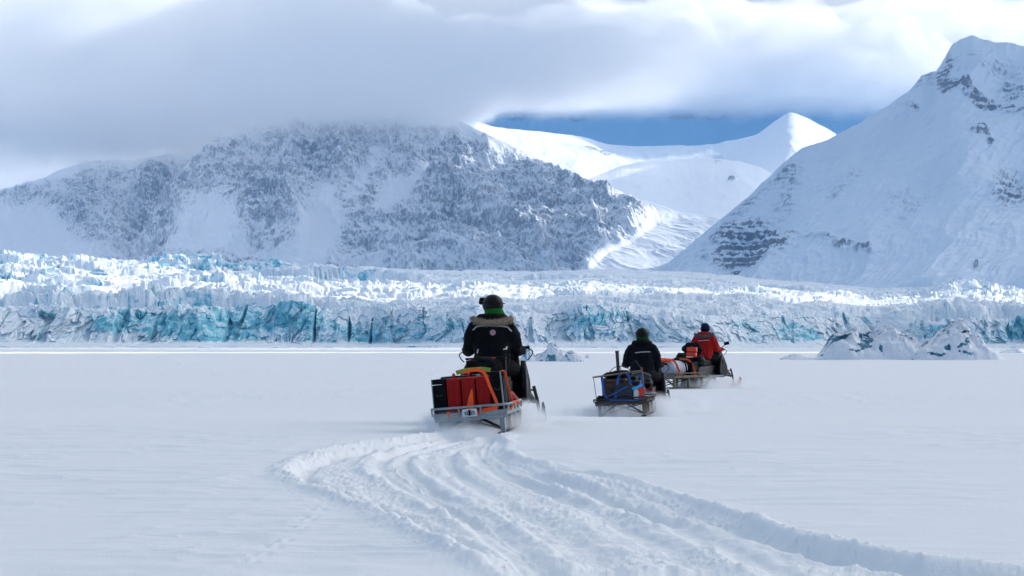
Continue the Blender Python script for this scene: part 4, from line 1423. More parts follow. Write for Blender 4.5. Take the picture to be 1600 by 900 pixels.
    if fur:
        fc = fur_collar(p, fur, z0=1.40, w=.255, back=-.15)
        for v in fc.data.vertices:
            v.co.y += ly * (v.co.z - hip)
    if band:
        strip_on(j, 'reflective_band', [(-.245, 1.285), (-.20, 1.33), (-.13, 1.345), (0, 1.345), (.13, 1.34), (.21, 1.325), (.26, 1.27)] if emblem else [(-.13, 1.255), (0, 1.27), (.17, 1.275)], .017, 'reflect', p)
    if emblem:
        make_emblem(j, p, .02, 1.255, .037)
        for q in ([(-.185, .985), (-.178, 1.02), (-.176, 1.04)], [(.155, 1.035), (.185, 1.045), (.20, 1.04)], [(.192, 1.04), (.20, 1.075)]):
            strip_on(j, 'sleeve_mark', q, .014, 'white', p, 8)
    return p


def make_emblem(j, parent, cx, cz, r):
    """round pink emblem: rim ring and three crossed tuning forks"""
    c = drape(j, [(cx, cz)], .010)[0]
    def disc(rs, name, m, y, r0=0.0):
        bm = bmesh.new()
        n = 40
        o_ = [bm.verts.new((c.x + rs * math.cos(2 * math.pi * k / n), c.y + y, c.z + rs * math.sin(2 * math.pi * k / n))) for k in range(n)]
        if r0:
            i_ = [bm.verts.new((c.x + r0 * math.cos(2 * math.pi * k / n), c.y + y, c.z + r0 * math.sin(2 * math.pi * k / n))) for k in range(n)]
            for k in range(n):
                bm.faces.new((o_[k], o_[(k + 1) % n], i_[(k + 1) % n], i_[k]))
        else:
            bm.faces.new(o_)
        return bm
    def fin(bm, name, m):
        me = bpy.data.meshes.new(name); bm.to_mesh(me); bm.free(); me.materials.append(MT[m])
        o = bpy.data.objects.new(name, me); COL.objects.link(o); o.parent = parent
        md = o.modifiers.new('t', 'SOLIDIFY'); md.thickness = .003; md.offset = 0
        return o
    e = fin(disc(r, '', '', 0, r * .80), 'emblem', 'pink')
    bm = disc(r * .70, '', '', 0)
    e2 = fin(bm, 'emblem_field', 'pink'); e2.parent = e
    mb = MB()
    for k in range(3):
        a = math.pi / 2 + k * 2 * math.pi / 3
        d = Vector((math.cos(a), 0, math.sin(a))); u = Vector((-math.sin(a), 0, math.cos(a)))
        o0 = Vector((c.x, c.y - .004, c.z))
        mb.tube([o0 - d * r * .30, o0 + d * r * .28], r * .055, 6)
        for s in (-1, 1):
            mb.tube([o0 + d * r * .26, o0 + d * r * .30 + u * s * r * .13, o0 + d * r * .62 + u * s * r * .13], r * .05, 6)
    f = mb.build('emblem_forks', 'brown', e)
# ------------------------------------------------------------------ snowmobiles
def snowmobile(loc, yaw, label, ski_mat='plastic', pitch=0.0, roll=0.0, mirrors=False, group='snowmobiles towing sledges'):
    s = empty('snowmobile', loc, (pitch, roll, -yaw), label=label, cat='snowmobile', group=group)
    # track: belt with lugs
    prof = []
    for k in range(13):
        a = math.pi / 2 + math.pi * k / 12
        prof.append((-1.30 + .17 * math.cos(a), .19 + .17 * math.sin(a)))
    for k in range(13):
        a = -math.pi / 2 + math.pi * k / 12
        prof.append((.25 + .17 * math.cos(a) * .8, .19 + .17 * math.sin(a)))
    mb = MB().prism(prof, -.21, .21, bev=.0)
    for y in np.arange(-1.28, .26, .075):
        mb.box((0, y, .012), (.41, .018, .035))
    for k in range(7):
        a = math.pi / 2 + math.pi * k / 6
        mb.box((0, -1.30 + .185 * math.cos(a), .19 + .185 * math.sin(a)), (.41, .035, .018), rot=(a, 0, 0))
    mb.build('track', 'rubber', s)
    mb = MB().prism([(-1.42, .36), (-1.42, .50), (-1.30, .56), (.30, .60), (.45, .50), (.45, .36)], -.235, .235, bev=.015)
    mb.build('tunnel', 'steel', s)
    for sx in (-1, 1):
        mb = MB().box((sx * .33, -.30, .315), (.19, 1.45, .022), bev=.006)
        for k in range(9):
            mb.box((sx * .33, -.95 + k * .16, .332), (.17, .02, .015))
        mb.build('running_board', 'alu', s)
    mb = MB().prism([(-.98, .58), (-1.0, .72), (-.86, .80), (-.45, .755), (.10, .73), (.34, .80), (.42, .72), (.42, .56)], -.185, .185, bev=.05)
    mb.build('seat', 'seat', s)
    # rear carrier
    mb = MB()
    for sx in (-1, 1):
        mb.tube(smooth_path([(sx * .20, -.92, .60), (sx * .21, -1.0, .68), (sx * .21, -1.45, .69), (sx * .10, -1.52, .69), (0, -1.53, .69)], 4), .012, 8)
        mb.tube([(sx * .20, -1.38, .50), (sx * .21, -1.40, .69)], .011, 8)
    for y in (-1.08, -1.2, -1.32, -1.44):
        mb.tube([(-.21, y, .69), (.21, y, .69)], .010, 6)
    mb.build('cargo_rack', 'steel', s)
    mb = MB().box((0, -1.45, .545), (.30, .03, .05), bev=.01); mb.build('tail_light', 'lamp', s)
    mb = MB().prism([(-1.44, .42), (-1.53, .22), (-1.56, .06), (-1.545, .06), (-1.515, .22), (-1.42, .42)], -.22, .22); mb.build('snow_flap', 'rubber', s)
    mb = MB().tube([(0, -1.42, .36), (0, -1.56, .34)], .02, 8); mb.box((0, -1.58, .34), (.06, .06, .05), bev=.01); mb.build('hitch', 'steel', s)
    # hood and side panels
    hood = MB().prism([(.30, .42), (.30, .80), (.45, .98), (.78, 1.00), (1.15, .84), (1.52, .58), (1.62, .44), (1.50, .32), (.8, .26), (.4, .30)], -.36, .36, bev=.06,
                      taper=lambda y, z: max(.45, 1 - max(0, y - .75) * .62) * (1.0 - max(0, z - .75) * .9))
    hood.build('hood', 'plastic', s, 50)
    for sx in (-1, 1):
        mb = MB().prism([(.12, .34), (.06, .50), (.22, .76), (.42, .86), (.62, .80), (.80, .60), (.92, .36), (.6, .28)], sx * .355, sx * .42, bev=.018,
                        taper=lambda y, z: 1.0 - max(0, z - .6) * .35)
        pn = mb.build('side_panel', 'plastic', s, 50)
        mb = MB().tube(smooth_path([(sx * .425, .10, .38), (sx * .425, .09, .52), (sx * .41, .24, .75), (sx * .385, .43, .845)], 5), .012, 6)
        q = mb.build('panel_edge', 'greyplastic', pn)
    mb = MB()
    # windshield: curved sheet
    bm = mb.bm; rows = []
    for i in range(7):
        t = i / 6
        row = []
        for k in range(13):
            a = (k / 12 - .5) * 2
            row.append(bm.verts.new((a * (.30 - .05 * t), .80 - .24 * t - .10 * a * a - .0, .97 + .30 * t - .05 * a * a * t)))
        rows.append(row)
    for A, B in zip(rows[:-1], rows[1:]):
        for k in range(12):
            bm.faces.new((A[k], A[k + 1], B[k + 1], B[k]))
    w = mb.build('windshield', 'glass', s, 60)
    md = w.modifiers.new('t', 'SOLIDIFY'); md.thickness = .005
    mb = MB().tube(smooth_path([(-.44, .44, 1.03), (-.30, .49, 1.03), (-.14, .55, 1.02), (0, .57, 1.01), (.14, .55, 1.02), (.30, .49, 1.03), (.44, .44, 1.03)], 4), .0125, 8)
    mb.tube([(0, .72, .80), (0, .57, 1.01)], .025, 8)
    hb = mb.build('handlebar', 'steel', s)
    for sx in (-1, 1):
        MB().tube([(sx * .31, .487, 1.03), (sx * .45, .437, 1.03)], .018, 10).build('grip', 'rubber', hb)
        MB().tube(smooth_path([(sx * .28, .52, 1.04), (sx * .36, .62, 1.03), (sx * .45, .56, 1.00), (sx * .49, .46, .96), (sx * .46, .40, .90), (sx * .42, .40, .86)], 4), .008, 6).build('hand_guard', 'plastic', hb)
    if mirrors:
        for sx in (-1, 1):
            mb = MB().tube([(sx * .24, .62, 1.02), (sx * .42, .60, 1.16)], .009, 6)
            mb.box((sx * .46, .58, 1.19), (.15, .03, .085), rot=(0, sx * -.25, 0), bev=.012)
            mb.build('mirror', 'plastic', s)
    # skis
    for sx in (-1, 1):
        x = sx * .50
        prof = [(.72, .05), (.74, .015), (.95, .0), (1.55, .0), (1.75, .025), (1.88, .09), (1.97, .20), (1.955, .215), (1.86, .12), (1.73, .055), (1.5, .035), (.95, .035), (.76, .05)]
        mb = MB().prism(prof, -.075, .075, bev=.006, taper=lambda y, z: 1 - .75 * min(1, max(0, (y - 1.62) / .35)), loc=(x, 0, 0))
        sk = mb.build('ski', ski_mat, s)
        mb = MB().tube(smooth_path([(x, 1.42, .05), (x, 1.62, .13), (x, 1.85, .25), (x, 1.97, .215)], 4), .012, 6)
        mb.build('ski_handle', ski_mat if ski_mat != 'plastic' else 'rubber', sk)
        mb = MB().tube([(x, 1.18, .05), (x - sx * .02, 1.13, .30), (x - sx * .06, 1.08, .50)], .024, 8)
        mb.box((x, 1.18, .07), (.07, .20, .08), bev=.01)
        mb.build('ski_leg', 'steel', s)
        mb = MB()
        for y0, z0 in ((.80, .30), (1.05, .32), (.95, .46)):
            mb.tube([(sx * .20, y0 - .06, z0 + .03), (x - sx * .03, 1.10, z0 - .02)], .013, 6)
        mb.build('suspension_arm', 'steel', s)
        MB().tube([(x - sx * .05, 1.09, .28), (sx * .26, .98, .60)], .032, 10).build('shock_absorber', 'greyplastic', s)
    return s


# ------------------------------------------------------------------ sledges
def sledge(loc, yaw, roll, pitch, label, W=.82, Lg=1.7, hd=.25, hr=.09, frame='alu', rail='alu', posts=None, plate=False, tow=.85, legm='alu', group='cargo sledges'):
    s = empty('sledge', loc, (pitch, roll, -yaw), label=label, cat='sledge', group=group)
    hw = W / 2
    for sx in (-1, 1):
        x = sx * (hw - .07)
        pts = smooth_path([(x, -.12, .012), (x, .3, .0 + .012), (x, Lg - .1, .012), (x, Lg + .18, .06), (x, Lg + .36, .20)], 6)
        MB().tube(pts, 0, 8, flat=(.09, .022)).build('runner', 'steel', s)
        for y in (.10, Lg * .5, Lg - .12):
            mb = MB().box((x, y, hd * .5), (.055, .075, hd - .02), bev=.006)
            mb.build('leg', legm, s)
    mb = MB()
    mb.tube([(-hw + .09, .10, .06), (.0 - .1, .12, hd - .02)], .016, 6)
    mb.tube([(hw - .09, .10, .06), (.1, .12, hd - .02)], .016, 6)
    mb.tube([(-hw + .09, Lg * .5, .06), (hw - .09, Lg * .5, hd - .03)], .014, 6)
    mb.tube([(hw - .09, .12, .05), (-hw + .2, Lg * .5, hd - .02)], .012, 6)
    mb.tube([(-hw + .09, .12, .05), (hw - .2, Lg * .5, hd - .02)], .012, 6)
    mb.build('brace', 'steel', s)
    mb = MB().box((0, Lg / 2, hd + .012), (W, Lg, .018), bev=.004)
    for y in (.02, Lg * .33, Lg * .66, Lg - .02):
        mb.box((0, y, hd - .012), (W - .02, .05, .03), bev=.004)
    mb.build('deck', frame, s)
    z = hd + .02
    # rim board and top rail
    mb = MB()
    for sx in (-1, 1):
        mb.box((sx * (hw - .011), Lg / 2, z + .022), (.022, Lg - .004, .045), bev=.004)
    mb.box((0, .012, z + .022), (W - .046, .022, .045), bev=.004); mb.box((0, Lg - .012, z + .022), (W - .046, .022, .045), bev=.004)
    mb.build('rim', frame, s)
    r = .06
    loop = []
    for (cx, cy, a0) in ((hw - r, Lg - r, 0), (-hw + r, Lg - r, 90), (-hw + r, r - .03, 180), (hw - r, r - .03, 270)):
        for k in range(5):
            a = R(a0 + k * 22.5)
            loop.append((cx + (r + .02) * math.cos(a), cy + (r + .02) * math.sin(a), z + hr))
    mb = MB().tube(loop, .0135, 8, closed=True)
    for y in (.0, Lg * .25, Lg * .5, Lg * .75, Lg):
        for sx in (-1, 1):
            mb.tube([(sx * (hw + .012), y, z + .02), (sx * (hw + .018), y, z + hr)], .010, 6)
    for x in (-.12, .12):
        mb.tube([(x, -.03, z + .0), (x, -.05, z + hr)], .010, 6)
    mb.build('rail', rail, s)
    mb = MB()
    mb.tube([(-hw + .12, Lg + .05, hd * .6), (0, Lg + tow, .33)], .016, 8)
    mb.tube([(hw - .12, Lg + .05, hd * .6), (0, Lg + tow, .33)], .016, 8)
    mb.build('tow_bar', 'steel', s)
    if plate:
        mb = MB().box((.0, -.068, z + .035), (.165, .006, .085), bev=.002)
        pl = mb.build('rear_plate', 'plate', s)
        mb = MB()
        y = -.073; zz = z + .035
        mb.box((0, y, zz), (.026, .006, .062))
        for sx in (-1, 1):
            mb.box((sx * .034, y, zz - .017), (.034, .006, .007)); mb.box((sx * .034, y, zz + .012), (.022, .006, .007))
            mb.box((sx * .050, y, zz - .003), (.007, .006, .036)); mb.box((sx * .024, y, zz + .0), (.007, .006, .028))
        mb.build('plate_symbol', 'black', pl)
    for name, pts, rr, m, fl in (posts or []):
        mb = MB()
        if fl:
            (x0, y0, z0), (x1, y1, z1) = pts
            c = ((x0 + x1) / 2, (y0 + y1) / 2, (z0 + z1) / 2)
            d = Vector(pts[1]) - Vector(pts[0])
            mb.tube(pts, 0, 4, flat=fl)
        else:
            mb.tube(pts, rr, 8)
        mb.build(name, m, s)
    return s


def local(root, p):
    """point in a root's own frame to world"""
    from mathutils import Euler
    M = Matrix.Translation(root.location) @ root.rotation_euler.to_matrix().to_4x4()
    return M @ Vector(p)


def on(root, name, p, rot=(0, 0, 0), **kw):
    """a thing of its own, standing at a place on a sledge and tilted like it"""
    M = root.rotation_euler.to_matrix().to_4x4() @ (__import__('mathutils').Euler(rot).to_matrix().to_4x4())
    e = empty(name, local(root, p), (0, 0, 0), **kw)
    e.rotation_euler = M.to_euler()
    return e


def jerrycan(root, p, label, m='redcan', w=.155, d=.34, h=.44, rot=(0, 0, 0), group='red jerrycans in a row'):
    e = on(root, 'jerrycan', p, rot, label=label, cat='jerrycan', group=group)
    # body standing on its narrow end: rounded slab with pressed ribs on its faces
    mb = MB().box((0, 0, h * .47), (w, d, h * .94), bev=.026)
    for sx in (-1, 1):
        mb.tube([(sx * w * .5, -d * .36, h * .12), (sx * w * .5, d * .36, h * .82)], .009, 6)
        mb.tube([(sx * w * .5, d * .36, h * .12), (sx * w * .5, -d * .36, h * .82)], .009, 6)
    mb.tube([(-.0, -d * .505, h * .10), (-.0, -d * .505, h * .85)], .010, 6)
    mb.tube([(-w * .33, -d * .502, h * .10), (-w * .33, -d * .502, h * .85)], .005, 6)
    mb.tube([(w * .33, -d * .502, h * .10), (w * .33, -d * .502, h * .85)], .005, 6)
    mb.build('body', m, e, 40)
    mb = MB().tube(smooth_path([(0, -d * .30, h * .92), (0, -d * .27, h * 1.02), (0, -.0, h * 1.04), (0, d * .06, h * .93)], 4), .012, 6)
    mb.build('handle', m, e)
    MB().lathe([(.034, h * .93), (.034, h * .99), (.028, h * 1.0)], 16, loc=(0, d * .30, 0)).build('cap', 'black', e)
    return e


def case(root, p, size, label, m='black', rot=(0, 0, 0), cat='case', name='case'):
    e = on(root, name, p, rot, label=label, cat=cat)
    w, d, h = size
    mb = MB().box((0, 0, h * .42), (w, d, h * .83), bev=.012)
    for x in (-w * .3, w * .3):
        mb.box((x, 0, h * .42), (.02, d + .012, h * .80), bev=.003)
    mb.build('body', m, e)
    mb = MB().box((0, 0, h * .92), (w + .012, d + .012, h * .14), bev=.012); mb.build('lid', m, e)
    MB().tube([(-w * .2, -d / 2 - .02, h * .6), (-w * .2, -d / 2 - .035, h * .55), (w * .2, -d / 2 - .035, h * .55), (w * .2, -d / 2 - .02, h * .6)], .007, 6).build('handle', 'steel', e)
    return e


def strap(root, pts, label, m='orange', w=.04, t=.006, group=None, name='strap', n=5, twist=None):
    e = on(root, name, (0, 0, 0))
    P_ = smooth_path(pts, n)
    mb = MB()
    bm = mb.bm
    prev = None; rows = []
    for i, p in enumerate(P_):
        a = P_[max(i - 1, 0)]; b = P_[min(i + 1, len(P_) - 1)]
        d = (b - a).normalized()
        # keep the band's width across x unless it runs along x
        ref = Vector((1, 0, 0)) if abs(d.x) < .75 else Vector((0, 0, 1))
        if prev is not None and abs(prev.dot(d)) < .95:
            u = (prev - d * prev.dot(d)).normalized()
            u = (u + (ref - d * ref.dot(d)).normalized() * .25).normalized()
        else:
            u = (ref - d * ref.dot(d)).normalized()
        prev = u
        nn = d.cross(u)
        ww = w * (1 if not twist else twist(i / (len(P_) - 1)))
        rows.append([bm.verts.new(p + u * ww / 2 * a_ + nn * t / 2 * b_) for a_, b_ in ((-1, -1), (1, -1), (1, 1), (-1, 1))])
    for A, B in zip(rows[:-1], rows[1:]):
        for k in range(4):
            bm.faces.new((A[k], A[(k + 1) % 4], B[(k + 1) % 4], B[k]))
    bm.faces.new(rows[0][::-1]); bm.faces.new(rows[-1])
    o = mb.build(name, m)
    o.location = e.location; o.rotation_euler = e.rotation_euler
    bpy.data.objects.remove(e)
    tag(o, label, 'strap', group)
    return o


def bundle(root, p, r, label, m='darkblue', name='duffel_bag', cat='bag', seed=1, rot=(0, 0, 0), noise=.25, strapm=None):
    e = on(root, name, p, rot, label=label, cat=cat)
    MB().ell((0, 0, r[2]), r, seg=36, noise=noise, seed=seed).build('body', m, e, 60)
    if strapm:
        for y in (-.4, .35):
            pts = [(math.cos(a) * r[0] * 1.03 * math.sqrt(1 - y * y), y * r[1], r[2] + math.sin(a) * r[2] * 1.03 * math.sqrt(1 - y * y)) for a in np.linspace(0, 2 * math.pi, 25)[:-1]]
            MB().tube(pts, 0, 6, closed=True, flat=(.03, .006)).build('strap', strapm, e)
    return e


def drum(root, a, b, r, label, m='drum', name='drum'):
    """barrel lying between two local points"""
    A = local(root, a); B = local(root, b)
    d = (B - A); L = d.length
    e = empty(name, A, d.to_track_quat('Z', 'Y').to_euler(), label=label, cat='drum')
    prof = [(r * .90, 0), (r * .97, .006), (r, .02), (r, L * .32), (r * 1.035, L * .335), (r, L * .35), (r, L * .64), (r * 1.035, L * .655), (r, L * .67), (r, L - .02), (r * .97, L - .006), (r * .9, L)]
    MB().lathe(prof, 32).build('body', m, e, 40)
    MB().lathe([(r * 1.03, L * .84), (r * 1.05, L * .85), (r * 1.05, L * .89), (r * 1.03, L * .90)], 32).build('clamp_ring', 'steel', e)
    return e


gz = lambda x, y: float(ground_z(x, y)[0])

# ================================================================== nearest convoy
Y1 = R(5.0)
g1 = gz(-.25, 26.0)
mob1 = snowmobile((-.22, 26.0, g1 - .05), Y1, "black snowmobile under the nearest rider, towing the sledge of red jerrycans", roll=R(-2))
rid1 = person((-.26, 26.0, g1 - .07), R(3), "nearest rider, in black with a pink back emblem, beige fur ruff and green neck warmer", 'black_cloth', 'green',
              fur='fur', emblem=True, head_yaw=R(-38), bulk=1.07)
sl1 = sledge((-.44, 22.0, gz(-.44, 22.4) - .035), Y1, R(-4.6), 0, "aluminium sledge behind the nearest snowmobile, loaded with red jerrycans", W=.82, Lg=1.7, hd=.20, hr=.10, plate=True)
zb = .232
case(sl1, (-.335, .26, zb), (.15, .36, .42), "tall black case left of the red jerrycans", m='black')
jerrycan(sl1, (-.175, .24, zb), "left one of the three red jerrycans, beside the tall black case")
jerrycan(sl1, (-.010, .24, zb), "middle one of the three red jerrycans, behind the knotted orange webbing")
jerrycan(sl1, (.155, .24, zb), "right one of the three red jerrycans, under the looped orange strap")
case(sl1, (.315, .26, zb), (.145, .36, .46), "black case at the right end of the jerrycan row", m='black')
case(sl1, (-.16, .75, zb), (.40, .45, .44), "low black box behind the jerrycans on the nearest sledge", m='darkblue')
case(sl1, (.22, .80, zb), (.32, .42, .38), "dark box at the right front of the nearest sledge", m='black')
bundle(sl1, (.30, 1.32, zb), (.12, .22, .10), "crumpled red bag on the right front of the nearest sledge", m='redcan', seed=5)
bundle(sl1, (-.12, 1.36, zb), (.24, .24, .17), "black duffel on the front of the nearest sledge", m='black', seed=8, strapm='steel')
strap(sl1, [(-.05, .10, zb + .47), (.05, .02, zb + .485), (.13, .01, zb + .48), (.19, .03, zb + .44), (.24, .03, zb + .28), (.30, .025, zb + .10), (.285, .02, zb + .04), (.27, .015, zb + .0)],
      "broad orange strap looping over the right jerrycan down to the rail", w=.034)
strap(sl1, [(.035, .035, zb + .28), (.02, .03, zb + .20), (.005, .02, zb + .10), (-.01, .01, zb + .02)], "short orange webbing hanging between the middle and right jerrycans", w=.06,
      twist=lambda t: .25 + 1.0 * min(1, t * 1.6))
strap(sl1, [(.06, -.005, zb + .02), (.14, -.01, zb + .035), (.22, -.01, zb + .045), (.30, .0, zb + .06)], "orange webbing end lying along the rear rail", w=.04)
strap(sl1, [(-.25, .0, zb + .05), (-.24, -.005, zb + .01), (-.225, -.01, zb - .0)], "orange strap tail poking through the rear rail on the left", w=.03)
strap(sl1, [(.375, .06, zb + .45), (.405, .12, zb + .44), (.42, .30, zb + .22), (.44, .55, zb + .05)], "narrow orange strap down the right side of the black case", w=.022)
strap(sl1, [(.42, .30, zb + .02), (.45, .75, zb + .10), (.45, 1.2, zb + .05)], "orange strap along the right rail of the nearest sledge", w=.03)
strap(sl1, [(-.17, .42, zb + .47), (-.05, .42, zb + .49), (.12, .42, zb + .49), (.22, .42, zb + .47)], "yellow-green strap across the boxes below the rider's back", m='yellow', w=.05)
MB().tube([(.372, .075, zb - .02), (.358, .075, zb + .455)], .009, 8).build('stake', 'alu', sl1)
MB().tube([(-.405, .05, zb - .02), (-.41, .05, zb + .42)], .006, 8).build('stake', 'alu', sl1)
# load on the carrier
bundle(mob1, (0, -1.22, .70), (.23, .19, .11), "black bag on the carrier behind the nearest rider", m='black_cloth', seed=12)
case(mob1, (.0, -.86, .72), (.50, .16, .20), "black seat box behind the nearest rider", m='black')
strap(mob1, [(-.20, -.98, .895), (-.12, -.985, .90), (-.06, -.985, .898)], "short orange band on the left of the seat box", w=.018, t=.01)
strap(mob1, [(.02, -.985, .905), (.08, -.99, .91), (.13, -.985, .905)], "short orange band on the right of the seat box", w=.018, t=.01)

# ================================================================== second convoy
x2, y2 = 2.60, 39.4
g2 = gz(x2, y2)
Y2 = R(6.5)
mob2 = snowmobile((x2, y2, g2 - .10), Y2, "dark snowmobile with red ski tips under the middle rider", ski_mat='redski')
rid2 = person((x2 - .03, y2, g2 - .10), Y2, "middle rider, in a dark suit and black helmet, beyond the blue-strapped load", 'navy_cloth', 'darkgreen',
              headgear='helmet', band=True, bulk=1.05, lean=.05)
W2 = .92
sl2 = sledge((1.93, 35.0, gz(1.95, 35.5) - .0), R(8.5), R(-4.0), 0, "timber sledge behind the middle rider with a thin gate frame and tall wooden pole", W=W2, Lg=1.9, hd=.25, hr=.07, frame='darkwood', rail='steel', legm='wood',
             posts=[('rear_post', [(-.42, .02, .28), (-.455, .02, .74)], .007, 'alu', None),
                    ('cross_bar', [(-.47, .02, .74), (.40, .06, .80)], .02, 'wood', (.06, .03)),
                    ('rear_post', [(.44, .05, .05), (.40, .05, .86)], .016, 'wood', None),
                    ('side_bar', [(.38, .06, .86), (.30, .10, .98)], .011, 'steel', None)])
zb2 = .29
for i, (x, y, s_, lb) in enumerate([
        (-.12, .34, (.42, .46, .40), "big dark crate wrapped in blue straps on the timber sledge"),
        (.22, .42, (.24, .50, .34), "narrow dark crate beside the big one on the timber sledge"),
        (-.08, 1.05, (.60, .70, .42), "dark box at the front of the timber sledge, behind the rider")]):
    case(sl2, (x, y, zb2), s_, lb, m=['brown', 'darkblue', 'black'][i])
bundle(sl2, (.06, .10, zb2), (.22, .13, .16), "rolled dark tarpaulin at the rear of the timber sledge", m='darkblue', name='tarpaulin_roll', cat='tarpaulin', seed=31)
bundle(sl2, (-.34, .10, zb2), (.10, .10, .06), "small dark pouch on the left rear corner of the timber sledge", m='black', name='pouch', cat='pouch', seed=33)
bundle(sl2, (-.05, .40, zb2 + .40), (.26, .26, .07), "dark cover heaped on top of the big crate", m='black_cloth', name='cover', cat='cover', seed=35)
strap(sl2, [(-.30, .09, zb2 + .47), (-.31, .07, zb2 + .43), (-.29, .06, zb2 + .15), (-.27, .05, zb2 + .02)], "blue strap down the left edge of the big crate", m='blue', w=.045)
strap(sl2, [(.02, .09, zb2 + .47), (-.02, .05, zb2 + .40), (-.06, .04, zb2 + .20), (-.09, -.03, zb2 + .06)], "blue strap down the middle of the big crate", m='blue', w=.045)
strap(sl2, [(.12, .12, zb2 + .48), (.17, .12, zb2 + .40), (.19, .08, zb2 + .22), (.16, -.02, zb2 + .18)], "blue strap down the right side of the big crate", m='blue', w=.04)
strap(sl2, [(-.28, -.02, zb2 + .09), (-.12, -.05, zb2 + .13), (.02, -.05, zb2 + .20), (.14, -.03, zb2 + .25)], "blue rope slung slantwise over the tarpaulin roll", m='blue', w=.014, t=.014)
strap(sl2, [(-.27, -.03, zb2 + .09), (-.15, -.06, zb2 + .03), (.05, -.06, zb2 + .02), (.25, -.05, zb2 + .0), (.40, -.03, zb2 + .03)], "blue rope sagging along the rear of the timber sledge", m='blue', w=.016, t=.014)
strap(sl2, [(-.22, .15, zb2 + .48), (-.08, .15, zb2 + .60), (.10, .15, zb2 + .60), (.20, .15, zb2 + .52)], "thin grey cable arched over the top of the load", m='steel', w=.012, t=.012)
strap(sl2, [(.36, .05, zb2 + .45), (.40, .03, zb2 + .30), (.43, .02, zb2 + .12)], "blue strap on the right hand post of the timber sledge", m='blue', w=.02)
strap(sl2, [(.22, -.01, zb2 + .20), (.32, -.03, zb2 + .23), (.40, -.02, zb2 + .27)], "pale blue cloth tied beside the right post", m='ltblue', w=.05)
o = MB().lathe([(.052, 0), (.055, .01), (.055, .15), (.03, .19), (.02, .20), (.02, .22)], 18).build('bottle', 'white')
o.location = local(sl2, (.27, -.0 + .06, zb2)); tag(o, "white plastic bottle at the right rear of the timber sledge", 'bottle')
jerrycan(sl2, (.37, .12, zb2), "small orange-red canister in the right rear corner of the timber sledge", m='redorange', w=.10, d=.20, h=.26, group=None)
o = MB().tube([(0, 0, 0), (-.030, .01, .48)], .030, 10).tube([(-.031, .01, .47), (-.032, .01, .51)], .034, 10).build('wooden_pole', 'darkwood')
o.location = local(sl2, (-.05, .45, zb2 + .38)); tag(o, "thick wooden pole sticking up out of the strapped load", 'pole')
bundle(mob2, (0, -1.18, .70), (.20, .20, .10), "dark bag on the carrier behind the middle rider", m='darkblue', seed=15)
case(mob2, (.20, -1.3, .42), (.08, .16, .18), "small red-labelled dark box hung at the tail of the middle snowmobile", m='redcan')

# ================================================================== third convoy
x3, y3 = 5.22, 54.0
Y3 = R(21)
g3 = gz(x3, y3)
mob3 = snowmobile((x3, y3, g3 + .02), Y3, "farthest snowmobile, with a black mirror and red ski tips, under the rider in red", ski_mat='redski', mirrors=True)
rid3 = person((x3 - .02, y3, g3 + .02), R(20), "farthest rider, in a bright red suit with grey fur collar and dark knit hat", 'red_cloth', 'black_cloth', headgear='hat', fur='greyfur', trousers='black_cloth',
              bulk=1.12, lean=.12, head_yaw=R(8))
sx3, sy3 = 3.78, 50.9
sl3 = sledge((sx3, sy3, gz(sx3 + .4, sy3 + .9) + .02), R(30), R(-1.5), 0, "low timber sledge with a pale drum behind the rider in red", W=.86, Lg=1.9, hd=.26, hr=.10, frame='wood', rail='wood', legm='wood', tow=.75)
zb3 = .30
drum(sl3, (.10, .25, zb3 + .21), (.10, 1.08, zb3 + .21), .20, "pale grey drum lying under orange straps on the farthest sledge")
bundle(sl3, (-.24, .45, zb3), (.17, .38, .19), "dark duffel lying left of the pale drum", m='darkblue', seed=51, strapm='black')
bundle(sl3, (.0, .20, zb3 + .36), (.22, .16, .06), "crumpled orange cloth tied over the top of the pale drum", m='orange', name='cover', cat='cover', seed=53, noise=.5)
case(sl3, (.10, 1.38, zb3), (.50, .34, .36), "black box in front of the pale drum on the farthest sledge", m='black')
bundle(sl3, (-.1, 1.45, zb3 + .34), (.20, .18, .08), "small black bag on top of the black box behind the red rider", m='black', seed=55)
strap(sl3, [(-.02, .40, zb3 + .42), (.20, .40, zb3 + .42), (.34, .40, zb3 + .20), (.40, .40, zb3 + .0)], "orange strap round the pale drum, rear one", w=.05)
strap(sl3, [(-.02, 1.22, zb3 + .44), (.25, 1.22, zb3 + .42), (.38, 1.25, zb3 + .22), (.42, 1.25, zb3 + .02)], "orange strap between the pale drum and the black box", w=.045)
strap(sl3, [(.10, .90, zb3 + .43), (.28, .90, zb3 + .36), (.335, .90, zb3 + .2), (.33, .90, zb3 + .02)], "black strap round the front end of the pale drum", m='black', w=.04)
case(mob3, (-.02, -1.20, .70), (.48, .36, .12), "flat dark box on the carrier of the farthest snowmobile", m='black')
for k, (xx, zz) in enumerate(((.02, .83), (.03, .965))):
    e = on(mob3, 'fuel_canister', (xx, -1.34, zz), (0, 0, 0), label=["lower of the two orange fuel canisters behind the red rider", "upper of the two orange fuel canisters behind the red rider"][k], cat='canister', group='orange fuel canisters')
    MB().box((0, 0, .06), (.26, .16, .115), bev=.022).build('body', 'redorange', e, 40)
    MB().tube([(-.05, -.04, .12), (-.03, -.04, .13), (.03, -.04, .13), (.05, -.04, .12)], .008, 6).build('handle', 'redorange', e)
bundle(mob3, (-.10, -.86, .83), (.27, .16, .19), "round black backpack pressed against the back of the red rider", m='black_cloth', name='backpack', cat='backpack', seed=61)
bundle(mob3, (-.30, -1.22, .74), (.14, .18, .10), "dark holdall on the left of the fuel canisters", m='black', name='holdall', cat='bag', seed=63)
bundle(mob3, (.24, -1.2, .60), (.10, .22, .13), "black mesh pannier right of the fuel canisters", m='plastic', name='pannier', cat='pannier', seed=64)
